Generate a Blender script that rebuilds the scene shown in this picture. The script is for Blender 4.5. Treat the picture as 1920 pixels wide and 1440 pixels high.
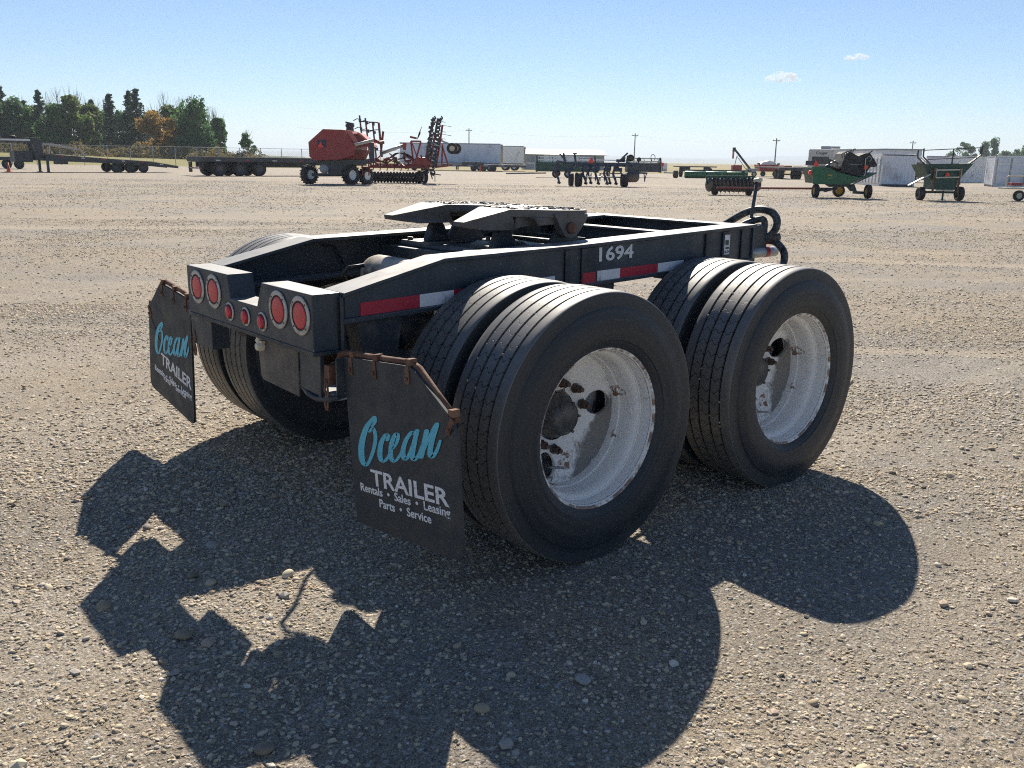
import bpy, bmesh, math, random
import numpy as np
from mathutils import Vector, Matrix, Euler

for _o in list(bpy.data.objects):
    bpy.data.objects.remove(_o)
SC = bpy.context.scene
COL = SC.collection
PI = math.pi
rad = math.radians

# ------------------------------------------------------------------ camera
CAM = (-2.356, -3.377, 1.468)
YAW, PITCH, ROLL = 0.8532, 0.2434, 0.0154
cd = bpy.data.cameras.new('camera')
cd.sensor_fit = 'HORIZONTAL'; cd.sensor_width = 36.0
cd.lens = 36.0 * 1694.2 / 1920.0
cd.clip_start = 0.05; cd.clip_end = 40000
cam = bpy.data.objects.new('camera', cd); COL.objects.link(cam)
_f = Vector((math.cos(PITCH)*math.cos(YAW), math.cos(PITCH)*math.sin(YAW), -math.sin(PITCH)))
_r = Vector((math.sin(YAW), -math.cos(YAW), 0)); _u = _r.cross(_f)
_cr = _r*math.cos(ROLL) + _u*math.sin(ROLL); _cu = -_r*math.sin(ROLL) + _u*math.cos(ROLL)
_m = Matrix((( _cr.x, _cu.x, -_f.x, CAM[0]), (_cr.y, _cu.y, -_f.y, CAM[1]), (_cr.z, _cu.z, -_f.z, CAM[2]), (0, 0, 0, 1)))
cam.matrix_world = _m
SC.camera = cam

# ------------------------------------------------------------------ sky and sun
SUN_AZ, SUN_EL = rad(48.7), rad(39.2)
w = bpy.data.worlds.new('World'); SC.world = w; w.use_nodes = True
nt = w.node_tree; nt.nodes.clear()
sky = nt.nodes.new('ShaderNodeTexSky'); sky.sky_type = 'NISHITA'; sky.sun_disc = False
sky.sun_elevation = SUN_EL; sky.sun_rotation = PI/2 - SUN_AZ
sky.altitude = 1200; sky.air_density = 0.95; sky.dust_density = 0.0; sky.ozone_density = 5.0
bgn = nt.nodes.new('ShaderNodeBackground'); bgn.inputs['Strength'].default_value = 0.061
out = nt.nodes.new('ShaderNodeOutputWorld')
nt.links.new(sky.outputs['Color'], bgn.inputs['Color']); nt.links.new(bgn.outputs[0], out.inputs['Surface'])
sl = bpy.data.lights.new('sun', 'SUN'); sl.energy = 4.8; sl.angle = rad(0.53); sl.color = (1.0, 0.915, 0.79)
so = bpy.data.objects.new('sun', sl); COL.objects.link(so)
so.location = (30, 30, 40)
sd = Vector((math.cos(SUN_EL)*math.cos(SUN_AZ), math.cos(SUN_EL)*math.sin(SUN_AZ), math.sin(SUN_EL)))
so.rotation_euler = sd.to_track_quat('Z', 'Y').to_euler()
vs = SC.view_settings
vs.view_transform = 'Standard'; vs.look = 'None'; vs.exposure = 0.80; vs.gamma = 1.0; vs.use_curve_mapping = False
SC.cycles.filter_width = 1.1
SC.cycles.use_denoising = False

# ------------------------------------------------------------------ helpers
RT = np.array([math.sin(YAW), -math.cos(YAW)]); FW = np.array([math.cos(YAW), math.sin(YAW)])
def far(lat, depth, z=0.0):
    """a point on the yard: metres to the right of and ahead of the place the picture was taken"""
    p = np.array(CAM[:2]) + RT*lat + FW*depth
    return Vector((p[0], p[1], z))

class MB:
    def __init__(s): s.v = []; s.f = []; s.sm = []
    def add(s, vs, fs, smooth=False, M=None):
        o = len(s.v)
        s.v.extend([tuple(M @ Vector(v)) for v in vs] if M is not None else [tuple(v) for v in vs])
        s.f.extend([tuple(i+o for i in f) for f in fs]); s.sm.extend([smooth]*len(fs)); return s
    def box(s, c, d, M=None, rz=0.0, ry=0.0, rx=0.0):
        x, y, z = d[0]/2, d[1]/2, d[2]/2
        R = Matrix.Translation(Vector(c)) @ Euler((rx, ry, rz)).to_matrix().to_4x4()
        if M is not None: R = M @ R
        return s.add([(-x,-y,-z),(x,-y,-z),(x,y,-z),(-x,y,-z),(-x,-y,z),(x,-y,z),(x,y,z),(-x,y,z)],
              [(0,3,2,1),(4,5,6,7),(0,1,5,4),(1,2,6,5),(2,3,7,6),(3,0,4,7)], False, R)
    def bx(s, a, b):
        return s.box([(a[i]+b[i])/2 for i in range(3)], [abs(b[i]-a[i]) for i in range(3)])
    def prism(s, poly, axis, a, b):
        n = len(poly)
        def pt(p, h):
            if axis == 'x': return (h, p[0], p[1])
            if axis == 'y': return (p[0], h, p[1])
            return (p[0], p[1], h)
        vs = [pt(p, a) for p in poly] + [pt(p, b) for p in poly]
        fs = [tuple(range(n)), tuple(range(2*n-1, n-1, -1))] + [(i, i+n, (i+1) % n+n, (i+1) % n) for i in range(n)]
        return s.add(vs, fs)
    def tube(s, path, r, n=8, caps=True, smooth=True):
        P = [Vector(p) for p in path]; k = len(P)
        rr = r if isinstance(r, (list, tuple)) else [r]*k
        vs = []; fs = []; nrm = None
        for i in range(k):
            t = (P[min(i+1, k-1)] - P[max(i-1, 0)])
            if t.length < 1e-9: t = Vector((0, 0, 1))
            t.normalize()
            if nrm is None:
                a = Vector((0, 0, 1)) if abs(t.z) < .9 else Vector((1, 0, 0))
                nrm = t.cross(a).normalized()
            else:
                nrm = (nrm - t*nrm.dot(t))
                nrm = nrm.normalized() if nrm.length > 1e-6 else t.orthogonal().normalized()
            b = t.cross(nrm)
            for j in range(n):
                an = 2*PI*j/n
                vs.append(P[i] + nrm*(rr[i]*math.cos(an)) + b*(rr[i]*math.sin(an)))
        for i in range(k-1):
            for j in range(n):
                fs.append((i*n+j, i*n+(j+1) % n, (i+1)*n+(j+1) % n, (i+1)*n+j))
        s.add(vs, fs, smooth)
        if caps:
            o = len(s.v)-k*n
            s.f.append(tuple(o+j for j in range(n-1, -1, -1))); s.f.append(tuple(o+(k-1)*n+j for j in range(n))); s.sm += [False, False]
        return s
    def cyl(s, a, b, r, n=16, r2=None):
        return s.tube([a, b], [r, r if r2 is None else r2], n)
    def bar(s, a, b, w, h=None, up=(0, 0, 1)):
        a = Vector(a); b = Vector(b); h = w if h is None else h
        t = (b-a).normalized(); u = Vector(up); u = u - t*u.dot(t)
        if u.length < 1e-5: u = t.orthogonal()
        u.normalize(); sd_ = t.cross(u)
        q = [sd_*(-w/2)+u*(-h/2), sd_*(w/2)+u*(-h/2), sd_*(w/2)+u*(h/2), sd_*(-w/2)+u*(h/2)]
        return s.add([a+x for x in q]+[b+x for x in q], [(0,1,2,3),(7,6,5,4),(0,4,5,1),(1,5,6,2),(2,6,7,3),(3,7,4,0)])
    def lathe(s, prof, n=48, axis='y', c=(0, 0, 0), smooth=True, close=False, a0=0.0):
        """prof: (h, r) pairs along the axis"""
        vs = []; fs = []; k = len(prof)
        for j in range(n):
            an = a0 + 2*PI*j/n; ca, sa = math.cos(an), math.sin(an)
            for h, r in prof:
                p = (r*ca, h, r*sa) if axis == 'y' else ((h, r*ca, r*sa) if axis == 'x' else (r*ca, r*sa, h))
                vs.append((p[0]+c[0], p[1]+c[1], p[2]+c[2]))
        m = k if close else k-1
        for j in range(n):
            j2 = (j+1) % n
            for i in range(m):
                i2 = (i+1) % k
                fs.append((j*k+i, j*k+i2, j2*k+i2, j2*k+i))
        return s.add(vs, fs, smooth)
    def disc(s, c, r, axis='y', n=20):
        vs = []
        for j in range(n):
            an = 2*PI*j/n; ca, sa = r*math.cos(an), r*math.sin(an)
            vs.append((c[0]+ca, c[1], c[2]+sa) if axis == 'y' else ((c[0], c[1]+ca, c[2]+sa) if axis == 'x' else (c[0]+ca, c[1]+sa, c[2])))
        return s.add(vs, [tuple(range(n))])
    def ball(s, c, r, n=10, m=6, sc=(1, 1, 1)):
        vs = []; fs = []
        for i in range(m+1):
            th = PI*i/m
            for j in range(n):
                ph = 2*PI*j/n
                vs.append((c[0]+r*sc[0]*math.sin(th)*math.cos(ph), c[1]+r*sc[1]*math.sin(th)*math.sin(ph), c[2]+r*sc[2]*math.cos(th)))
        for i in range(m):
            for j in range(n):
                fs.append((i*n+j, (i+1)*n+j, (i+1)*n+(j+1) % n, i*n+(j+1) % n))
        return s.add(vs, fs, True)
    def mesh(s, name, mat, sharp=0):
        me = bpy.data.meshes.new(name); me.from_pydata(s.v, [], s.f)
        me.polygons.foreach_set('use_smooth', s.sm)
        if mat is not None: me.materials.append(mat)
        me.validate(); me.update()
        bm = bmesh.new(); bm.from_mesh(me); bmesh.ops.recalc_face_normals(bm, faces=bm.faces); bm.to_mesh(me); bm.free()
        if sharp: me.set_sharp_from_angle(angle=rad(sharp))
        return me
    def build(s, name, mat, parent=None, bevel=0.0, smooth_angle=False):
        o = bpy.data.objects.new(name, s.mesh(name, mat)); COL.objects.link(o)
        if parent is not None: o.parent = parent
        if bevel:
            b = o.modifiers.new('bevel', 'BEVEL'); b.width = bevel; b.segments = 2; b.limit_method = 'ANGLE'; b.angle_limit = rad(40)
        return o
def obj(name, me, parent=None, loc=(0, 0, 0), rot=(0, 0, 0), scale=(1, 1, 1)):
    o = bpy.data.objects.new(name, me); COL.objects.link(o)
    o.location = loc; o.rotation_euler = rot; o.scale = scale
    if parent is not None: o.parent = parent
    return o
def tag(o, label=None, cat=None, group=None, kind=None):
    if label: o['label'] = label
    if cat: o['category'] = cat
    if group: o['group'] = group
    if kind: o['kind'] = kind
    return o
def thing(name, label, cat, loc=(0, 0, 0), rz=0.0, group=None):
    o = bpy.data.objects.new(name, None); COL.objects.link(o); o.empty_display_size = .2
    o.location = loc; o.rotation_euler = (0, 0, rz)
    return tag(o, label, cat, group)
def yardthing(name, label, cat, lat, depth, turn=0.0, group=None, z=0.0):
    """local x to the right as seen, local y away, z up"""
    return thing(name, label, cat, far(lat, depth, z), YAW-PI/2+turn, group)

# ------------------------------------------------------------------ materials
def newmat(name):
    m = bpy.data.materials.new(name); m.use_nodes = True
    n = m.node_tree; b = n.nodes['Principled BSDF']
    return m, n, b
def N(nt_, t, **kw):
    x = nt_.nodes.new(t)
    for k, v in kw.items():
        if k in ('operation', 'blend_type', 'data_type', 'feature', 'noise_dimensions', 'attribute_name', 'interpolation_type'): setattr(x, k, v)
        else: x.inputs[k].default_value = v
    return x
def ramp(nt_, fac, stops):
    r = nt_.nodes.new('ShaderNodeValToRGB'); e = r.color_ramp.elements
    while len(e) < len(stops): e.new(0.5)
    for i, (p, c) in enumerate(stops):
        e[i].position = p; e[i].color = (c[0], c[1], c[2], 1) if isinstance(c, (tuple, list)) else (c, c, c, 1)
    nt_.links.new(fac, r.inputs[0]); return r
def mixc(nt_, fac, a, b):
    m = nt_.nodes.new('ShaderNodeMix'); m.data_type = 'RGBA'
    for k, x in ((0, fac), (6, a), (7, b)):
        if hasattr(x, 'links') or hasattr(x, 'is_linked'): nt_.links.new(x, m.inputs[k])
        elif k == 0: m.inputs[0].default_value = x
        else: m.inputs[k].default_value = (*x, 1)
    return m.outputs[2]
def noise(nt_, vec, scale, detail=4, rough=.55):
    n = nt_.nodes.new('ShaderNodeTexNoise'); n.inputs['Scale'].default_value = scale
    n.inputs['Detail'].default_value = detail; n.inputs['Roughness'].default_value = rough
    nt_.links.new(vec, n.inputs['Vector']); return n.outputs['Fac']
def coords(nt_, kind='Object'):
    return nt_.nodes.new('ShaderNodeTexCoord').outputs[kind]
def bump(nt_, b, h, strength=.3, dist=.01):
    x = nt_.nodes.new('ShaderNodeBump'); x.inputs['Strength'].default_value = strength; x.inputs['Distance'].default_value = dist
    nt_.links.new(h, x.inputs['Height']); nt_.links.new(x.outputs[0], b.inputs['Normal']); return x
def paint(name, col, rough=.5, metal=0.0, wear=None, wear_amt=.35, wscale=6, var=.18, bmp=.0, bscale=40, spec=.5, coat=0, dust_glint=None, chips=None):
    """painted or raw surface: base tone that drifts a little, plus worn or dusty patches"""
    m, n, b = newmat(name); v = coords(n)
    a = noise(n, v, wscale*.6, 3); c1 = tuple(x*(1-var) for x in col); c2 = tuple(min(1, x*(1+var)) for x in col)
    base = mixc(n, a, c1, c2)
    rr = ramp(n, noise(n, v, wscale*1.7, 5), [(.3, max(.05, rough-.1)), (.7, min(1, rough+.14))])
    if wear:
        k = ramp(n, noise(n, v, wscale, 6, .65), [(.62-wear_amt*.5, 0), (.72-wear_amt*.25, 1)])
        base = mixc(n, k.outputs[0], base, wear)
    if chips:                         # stone chips and splashes, a few millimetres across
        vc = n.nodes.new('ShaderNodeTexVoronoi'); vc.inputs['Scale'].default_value = 34; n.links.new(v, vc.inputs['Vector'])
        sc_ = n.nodes.new('ShaderNodeSeparateColor'); n.links.new(vc.outputs['Color'], sc_.inputs[0])
        kd = ramp(n, vc.outputs['Distance'], [(.10, 1), (.16, 0)]); ks_ = ramp(n, sc_.outputs[0], [(.80, 0), (.84, .8)])
        mu0 = n.nodes.new('ShaderNodeMath'); mu0.operation = 'MULTIPLY'; n.links.new(kd.outputs[0], mu0.inputs[0]); n.links.new(ks_.outputs[0], mu0.inputs[1])
        base = mixc(n, mu0.outputs[0], base, chips)
        st_ = n.nodes.new('ShaderNodeMapping'); st_.inputs['Scale'].default_value = (14, 14, 1.3); n.links.new(v, st_.inputs['Vector'])
        base = mixc(n, ramp(n, noise(n, st_.outputs[0], 1.0, 5, .7), [(.60, 0), (.74, .35)]).outputs[0], base, tuple(x*.55 for x in chips))
    if dust_glint:                       # level faces painted paler: sun and sky glint, with some dust
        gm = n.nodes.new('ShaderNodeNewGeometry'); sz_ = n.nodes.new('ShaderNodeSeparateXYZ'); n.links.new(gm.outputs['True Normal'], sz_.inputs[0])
        k1 = ramp(n, sz_.outputs[2], [(.80, 0), (.97, 1)]); k2 = ramp(n, noise(n, v, 13, 5, .7), [(.3, dust_glint*.6), (.7, dust_glint)])
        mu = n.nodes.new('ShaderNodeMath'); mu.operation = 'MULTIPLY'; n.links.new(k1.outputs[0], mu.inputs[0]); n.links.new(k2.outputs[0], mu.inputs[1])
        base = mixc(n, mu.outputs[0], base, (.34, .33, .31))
    n.links.new(base, b.inputs['Base Color']); n.links.new(rr.outputs[0], b.inputs['Roughness'])
    b.inputs['Metallic'].default_value = metal; b.inputs['Specular IOR Level'].default_value = spec
    if coat: b.inputs['Coat Weight'].default_value = coat; b.inputs['Coat Roughness'].default_value = .15
    if bmp: bump(n, b, noise(n, v, bscale, 4), bmp, .004)
    return m
M = {}
DUST = (.30, .265, .22)
M['black'] = paint('blue_black_paint', (.015, .027, .040), .58, wear=(.05, .058, .065), wear_amt=.1, wscale=5, spec=1.0, dust_glint=.55, chips=(.15, .155, .16), bmp=.04, bscale=60)
M['blackd'] = paint('dusty_blue_black_paint', (.022, .031, .042), .55, wear=(.075, .075, .072), wear_amt=.28, wscale=9)
M['rust'] = paint('rusty_steel', (.13, .062, .038), .8, wear=(.22, .12, .075), wear_amt=.4, wscale=14, bmp=.3, bscale=90)
M['steel'] = paint('worn_cast_steel', (.13, .125, .12), .55, metal=.15, dust_glint=.8, wear=(.09, .075, .065), wear_amt=.25, wscale=11, bmp=.15, bscale=40)
M['grease'] = paint('black_grease', (.012, .012, .013), .28, wscale=20, bmp=.5, bscale=45)
M['galv'] = paint('galvanised_steel', (.42, .43, .43), .45, metal=.6, wscale=8)
M['alu'] = paint('stainless_bezel', (.50, .49, .46), .5, metal=.3, wear=(.25, .21, .17), wear_amt=.25, wscale=30)
M['lens'] = paint('red_lamp_lens', (.56, .022, .045), .35, var=.1, coat=.15)
M['tape_red'] = paint('red_reflective_tape', (.46, .03, .055), .38, var=.08, wear=(.2, .05, .05), wear_amt=.1, wscale=12)
M['tape_white'] = paint('white_reflective_tape', (.78, .78, .80), .4, var=.05, wear=(.4, .4, .4), wear_amt=.12, wscale=14)
M['print_white'] = paint('white_print', (.76, .77, .78), .6, var=.05, wear=(.3, .3, .3), wear_amt=.12, wscale=40)
M['print_blue'] = paint('sea_blue_print', (.11, .50, .66), .55, var=.06, wear=(.06, .2, .26), wear_amt=.1, wscale=40)
M['flap'] = paint('dusty_rubber_flap', (.028, .036, .044), .6, wear=(.045, .05, .054), wear_amt=.25, wscale=7, bmp=.1, bscale=70, chips=(.10, .10, .10))
M['plate'] = paint('dirty_grey_plate', (.085, .08, .075), .6, wear=(.16, .14, .12), wear_amt=.3, wscale=8)
M['hose'] = paint('black_hose', (.02, .02, .022), .45, var=.2)
M['white'] = paint('white_paint', (.80, .81, .80), .5, wear=(.48, .45, .4), wear_amt=.16, wscale=.9, var=.04)
M['cream'] = paint('cream_paint', (.62, .57, .45), .5, var=.05)
M['vanwhite'] = paint('faded_white_panel', (.74, .77, .82), .5, wear=(.5, .5, .52), wear_amt=.2, wscale=.6, var=.05)
M['grey'] = paint('grey_sheet', (.32, .34, .37), .55, var=.08, wscale=1)
M['dkgrey'] = paint('dark_grey_paint', (.06, .065, .07), .55, var=.15, wscale=2)
M['navy'] = paint('dark_blue_paint', (.02, .04, .085), .5, wear=(.08, .06, .05), wear_amt=.25, wscale=3)
M['red'] = paint('machine_red', (.30, .032, .03), .42, wear=(.26, .05, .04), wear_amt=.2, wscale=2)
M['dkred'] = paint('faded_dark_red', (.22, .03, .028), .5, wear=(.12, .04, .035), wear_amt=.3, wscale=3)
M['salmon'] = paint('sun_bleached_red', (.55, .17, .13), .5, var=.06)
M['orange'] = paint('orange_plastic', (.75, .12, .05), .45, var=.06)
M['smv'] = paint('fluorescent_red_orange', (.85, .07, .04), .45, var=.05)
M['green'] = paint('machine_green', (.018, .135, .055), .4, wear=(.03, .10, .05), wear_amt=.2, wscale=2)
M['dkgreen'] = paint('faded_dark_green', (.018, .075, .055), .5, wear=(.05, .08, .06), wear_amt=.25, wscale=3)
M['yellow'] = paint('machine_yellow', (.55, .36, .05), .5)
M['rubber'] = paint('dusty_rubber', (.025, .026, .028), .75, wear=(.07, .065, .058), wear_amt=.25, wscale=4)
M['discsteel'] = paint('worn_disc_steel', (.09, .085, .085), .45, metal=.5, wear=(.2, .13, .08), wear_amt=.25, wscale=5)
M['glass'] = paint('dark_window', (.03, .035, .045), .12, var=.1)
M['wood'] = paint('weathered_deck_plank', (.20, .175, .145), .8, wscale=3, var=.2)
M['pole'] = paint('weathered_pole_wood', (.16, .14, .12), .85, wscale=3)
M['bark'] = paint('tree_bark', (.11, .095, .08), .9, wscale=3)

def text_mesh(txt, size, mat, bold=0.0, thick=.0008, sx=1.0, name='lettering'):
    cu = bpy.data.curves.new('t', 'FONT'); cu.body = txt; cu.size = size; cu.offset = bold; cu.extrude = thick; cu.resolution_u = 3
    o = bpy.data.objects.new('t', cu); COL.objects.link(o)
    bpy.context.view_layer.update()
    me = bpy.data.meshes.new_from_object(o.evaluated_get(bpy.context.evaluated_depsgraph_get()))
    bpy.data.objects.remove(o); bpy.data.curves.remove(cu)
    me.name = name; me.materials.clear(); me.materials.append(mat)
    co = np.zeros(len(me.vertices)*3); me.vertices.foreach_get('co', co); co = co.reshape(-1, 3)
    mn, mx = co.min(0), co.max(0)
    return me, mn, mx
# ------------------------------------------------------------------ ground
_rs = np.random.RandomState(7); _lat = _rs.rand(256, 256)
def vnoise(x, y):
    xi = np.floor(x).astype(int); yi = np.floor(y).astype(int); fx = x-xi; fy = y-yi
    fx = fx*fx*(3-2*fx); fy = fy*fy*(3-2*fy)
    a = _lat[xi % 256, yi % 256]; b = _lat[(xi+1) % 256, yi % 256]; c = _lat[xi % 256, (yi+1) % 256]; d = _lat[(xi+1) % 256, (yi+1) % 256]
    return (a*(1-fx)+b*fx)*(1-fy)+(c*(1-fx)+d*fx)*fy-.5
TRACKS = [(6.7, -.05, .16), (7.5, -.05, .16), (9.5, .13, .24), (11.3, .13, .24), (14.6, -.09, .34), (16.6, -.09, .34), (20.5, .20, .45), (23.4, .20, .45), (30, -.25, .7), (34, -.25, .7), (43, .10, 1.0), (49, .12, 1.1), (62, -.15, 1.5), (78, .08, 2.0)]
def track(a, b):
    """0..1 where wheels have packed the fines: long, broken, slightly wandering bands"""
    t = np.zeros_like(np.asarray(a, float)*1.0+np.asarray(b, float)*0)
    for i, (b0, m, wd) in enumerate(TRACKS):
        c = b0+m*a+.35*wd*4*vnoise(a*.11+i*7.3, a*0+i*3.1)
        k = np.clip(.35+1.6*vnoise(a*.16+i*5.7, a*0+i), 0, 1)
        t = np.maximum(t, k*np.exp(-((b-c)/wd)**2))
    return t
def ground_h(a, b):
    """height of the yard at (right, ahead); gentle ruts, a centimetre or so"""
    r = np.hypot(a, b-4)
    fade = np.clip(1-(r-10)/40, .25, 1)
    h = .030*vnoise(a*.55+9, b*.55+3) + .016*vnoise(a*1.9+1, b*2.3+7) + .008*vnoise(a*6.3, b*6.1) + .005*vnoise(a*15, b*15+5)
    rut = -.014*track(a, b)
    near = np.clip(1-np.hypot(a-1.5, b-4.6)/5, 0, 1)
    wx = CAM[0]+RT[0]*a+FW[0]*b; wy = CAM[1]+RT[1]*a+FW[1]*b          # the far wheels stand a little higher
    t = np.clip((wy-.1)/.7, 0, 1); t = t*t*(3-2*t)*np.clip(1-(wy-1.5)/3, 0, 1)*np.clip((wx+3)/1.8, 0, 1)*np.clip((5-wx)/2, 0, 1)
    return (h + rut)*fade - .006*near + .042*t

def gravel_mat(name):
    m, n, b = newmat(name); v = coords(n)
    big = noise(n, v, .35, 4, .6); mid = noise(n, v, 2.6, 5, .6)
    mp = n.nodes.new('ShaderNodeMapping'); mp.inputs['Rotation'].default_value = (0, 0, -(YAW-PI/2)+rad(7)); mp.inputs['Scale'].default_value = (.05, .75, 1)
    n.links.new(v, mp.inputs['Vector']); streak = noise(n, mp.outputs[0], 1.0, 5, .62)
    mp2 = n.nodes.new('ShaderNodeMapping'); mp2.inputs['Rotation'].default_value = (0, 0, -(YAW-PI/2)-rad(24)); mp2.inputs['Scale'].default_value = (.035, .9, 1)
    n.links.new(v, mp2.inputs['Vector']); streak2 = noise(n, mp2.outputs[0], .8, 4, .6)
    dirt = mixc(n, mid, (.27, .212, .138), (.385, .31, .212))
    grav = mixc(n, mid, (.195, .178, .157), (.285, .26, .228))
    k = ramp(n, big, [(.40, 0), (.60, 1)])
    base = mixc(n, k.outputs[0], dirt, grav)
    ks = ramp(n, streak, [(.52, 0), (.62, .9)]); base = mixc(n, ks.outputs[0], base, (.36, .308, .24))
    ks2 = ramp(n, streak2, [(.57, 0), (.64, .75)]); base = mixc(n, ks2.outputs[0], base, (.36, .318, .26))
    vo = n.nodes.new('ShaderNodeTexVoronoi'); vo.inputs['Scale'].default_value = 85; n.links.new(v, vo.inputs['Vector'])
    vo2 = n.nodes.new('ShaderNodeTexVoronoi'); vo2.inputs['Scale'].default_value = 210; n.links.new(v, vo2.inputs['Vector'])
    sp = n.nodes.new('ShaderNodeSeparateColor'); n.links.new(vo.outputs['Color'], sp.inputs[0])
    sp2 = n.nodes.new('ShaderNodeSeparateColor'); n.links.new(vo2.outputs['Color'], sp2.inputs[0])
    st = ramp(n, sp.outputs[0], [(0, (.10, .095, .09)), (.3, (.24, .20, .15)), (.6, (.36, .31, .24)), (.88, (.46, .43, .38)), (1, (.60, .58, .53))])
    pick = ramp(n, sp.outputs[1], [(.48, 0), (.56, 1)])
    base = mixc(n, pick.outputs[0], base, mixc(n, .62, base, st.outputs[0]))
    g2 = ramp(n, sp2.outputs[0], [(0, .55), (1, 1.45)])
    pk = N(n, 'ShaderNodeAttribute', attribute_name='packed').outputs['Fac']; base = mixc(n, ramp(n, pk, [(.1, 0), (.7, .85)]).outputs[0], base, mixc(n, mid, (.34, .285, .21), (.42, .355, .27)))
    mul = n.nodes.new('ShaderNodeMix'); mul.data_type = 'RGBA'; mul.blend_type = 'MULTIPLY'; mul.inputs[0].default_value = 1
    n.links.new(base, mul.inputs[6]); n.links.new(g2.outputs[0], mul.inputs[7])
    n.links.new(mul.outputs[2], b.inputs['Base Color']); b.inputs['Roughness'].default_value = .88; b.inputs['Specular IOR Level'].default_value = .3
    # relief: pebbles and grit
    inv = n.nodes.new('ShaderNodeMath'); inv.operation = 'MULTIPLY_ADD'; inv.inputs[1].default_value = -1; inv.inputs[2].default_value = 1
    n.links.new(vo.outputs['Distance'], inv.inputs[0])
    mm = n.nodes.new('ShaderNodeMath'); mm.operation = 'MULTIPLY'; n.links.new(inv.outputs[0], mm.inputs[0]); n.links.new(pick.outputs[0], mm.inputs[1])
    ad = n.nodes.new('ShaderNodeMath'); ad.operation = 'ADD'; n.links.new(mm.outputs[0], ad.inputs[0])
    fine = noise(n, v, 160, 5, .7)
    n.links.new(fine, ad.inputs[1])
    bump(n, b, ad.outputs[0], .9, .008)
    return m
M['gravel'] = gravel_mat('gravel_yard_surface')
def axis_pts(lo, hi, a, b, st, g=1.22):
    p = list(np.arange(a, b+1e-6, st)); s = st; x = p[0]
    L = []
    while x > lo:
        s *= g; x = max(lo, x-s); L.append(x)
    R = []; s = st; x = p[-1]
    while x < hi:
        s *= g; x = min(hi, x+s); R.append(x)
    return np.array(L[::-1]+p+R)
def grid_mesh(name, xs, ys, hf, mat):
    X, Y = np.meshgrid(xs, ys, indexing='ij'); Z = hf(X, Y)
    px = CAM[0]+RT[0]*X+FW[0]*Y; py = CAM[1]+RT[1]*X+FW[1]*Y
    co = np.stack([px, py, Z], -1).reshape(-1, 3)
    nx, ny = len(xs), len(ys); i = np.arange((nx-1)*(ny-1)); a = (i//(ny-1))*ny + i % (ny-1)
    q = np.stack([a, a+ny, a+ny+1, a+1], -1)
    me = bpy.data.meshes.new(name); me.vertices.add(len(co)); me.vertices.foreach_set('co', co.ravel())
    me.loops.add(q.size); me.loops.foreach_set('vertex_index', q.ravel().astype(np.int32))
    me.polygons.add(len(q)); me.polygons.foreach_set('loop_start', np.arange(0, q.size, 4, dtype=np.int32))
    me.update(calc_edges=True); me.polygons.foreach_set('use_smooth', [True]*len(q)); me.materials.append(mat)
    return me
yard = obj('ground', grid_mesh('ground', axis_pts(-150, 150, -5, 7, .06, 1.10), axis_pts(-14, 117, .8, 12, .06, 1.05), ground_h, M['gravel']))
_co = np.zeros(len(yard.data.vertices)*3); yard.data.vertices.foreach_get('co', _co); _co = _co.reshape(-1, 3)
_d = _co[:, :2]-np.array(CAM[:2]); _at = yard.data.attributes.new('packed', 'FLOAT', 'POINT'); _at.data.foreach_set('value', track(_d@RT, _d@FW).astype(np.float32))
tag(yard, 'wide gravel yard of grey and tan stones with tyre tracks', kind='structure')

def field_mat():
    m, n, b = newmat('dry_grass_field'); v = coords(n)
    a = noise(n, v, .01, 5); c = noise(n, v, .6, 6, .7)
    mp = n.nodes.new('ShaderNodeMapping'); mp.inputs['Rotation'].default_value = (0, 0, -(YAW-PI/2)); mp.inputs['Scale'].default_value = (.0004, .006, 1)
    n.links.new(v, mp.inputs['Vector']); band = noise(n, mp.outputs[0], 1, 3)
    kb = ramp(n, band, [(.42, 0), (.55, 1)])
    base = mixc(n, c, (.23, .20, .10), (.34, .29, .16)); base = mixc(n, kb.outputs[0], base, mixc(n, a, (.26, .215, .12), (.40, .34, .21)))
    n.links.new(base, b.inputs['Base Color']); b.inputs['Roughness'].default_value = .95; b.inputs['Specular IOR Level'].default_value = .1
    bump(n, b, c, .5, .1); return m
M['field'] = field_mat()
M['grass'] = paint('dry_roadside_grass', (.20, .20, .075), .95, wear=(.30, .26, .13), wear_amt=.4, wscale=.8, var=.25, spec=.1)
fld = obj('field', grid_mesh('field', axis_pts(-9000, 9000, -400, 400, 100, 1.4), axis_pts(-400, 11000, -100, 700, 80, 1.4), lambda X, Y: X*0-.06-np.clip(Y-400, 0, 1e9)*.0006, M['field']))
tag(fld, kind='structure')
# low ridges on the horizon
for i, (D, hh, c, s) in enumerate(((6000, 44, (.20, .20, .13), 3.1), (8500, 78, (.13, .17, .16), 5.7))):
    xs = np.linspace(-7500, 7500, 120); ys = np.array([0, 400, 900, 1500.])
    pr = np.array([0, .75, 1, .4])
    def hf(X, Y, D=D, hh=hh, s=s):
        k = np.interp(Y-D, ys, pr)
        return -8 + k*hh*(.55+.9*(vnoise(X/1300+s, X*0+s)+.5)*.8 + .3*vnoise(X/350+s, X*0+2))
    mm_ = paint('far_ridge_%d' % i, c, .95, wscale=.002, spec=.05)
    tag(obj('hill', grid_mesh('hill', xs, ys+D, hf, mm_)), kind='structure')
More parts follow.
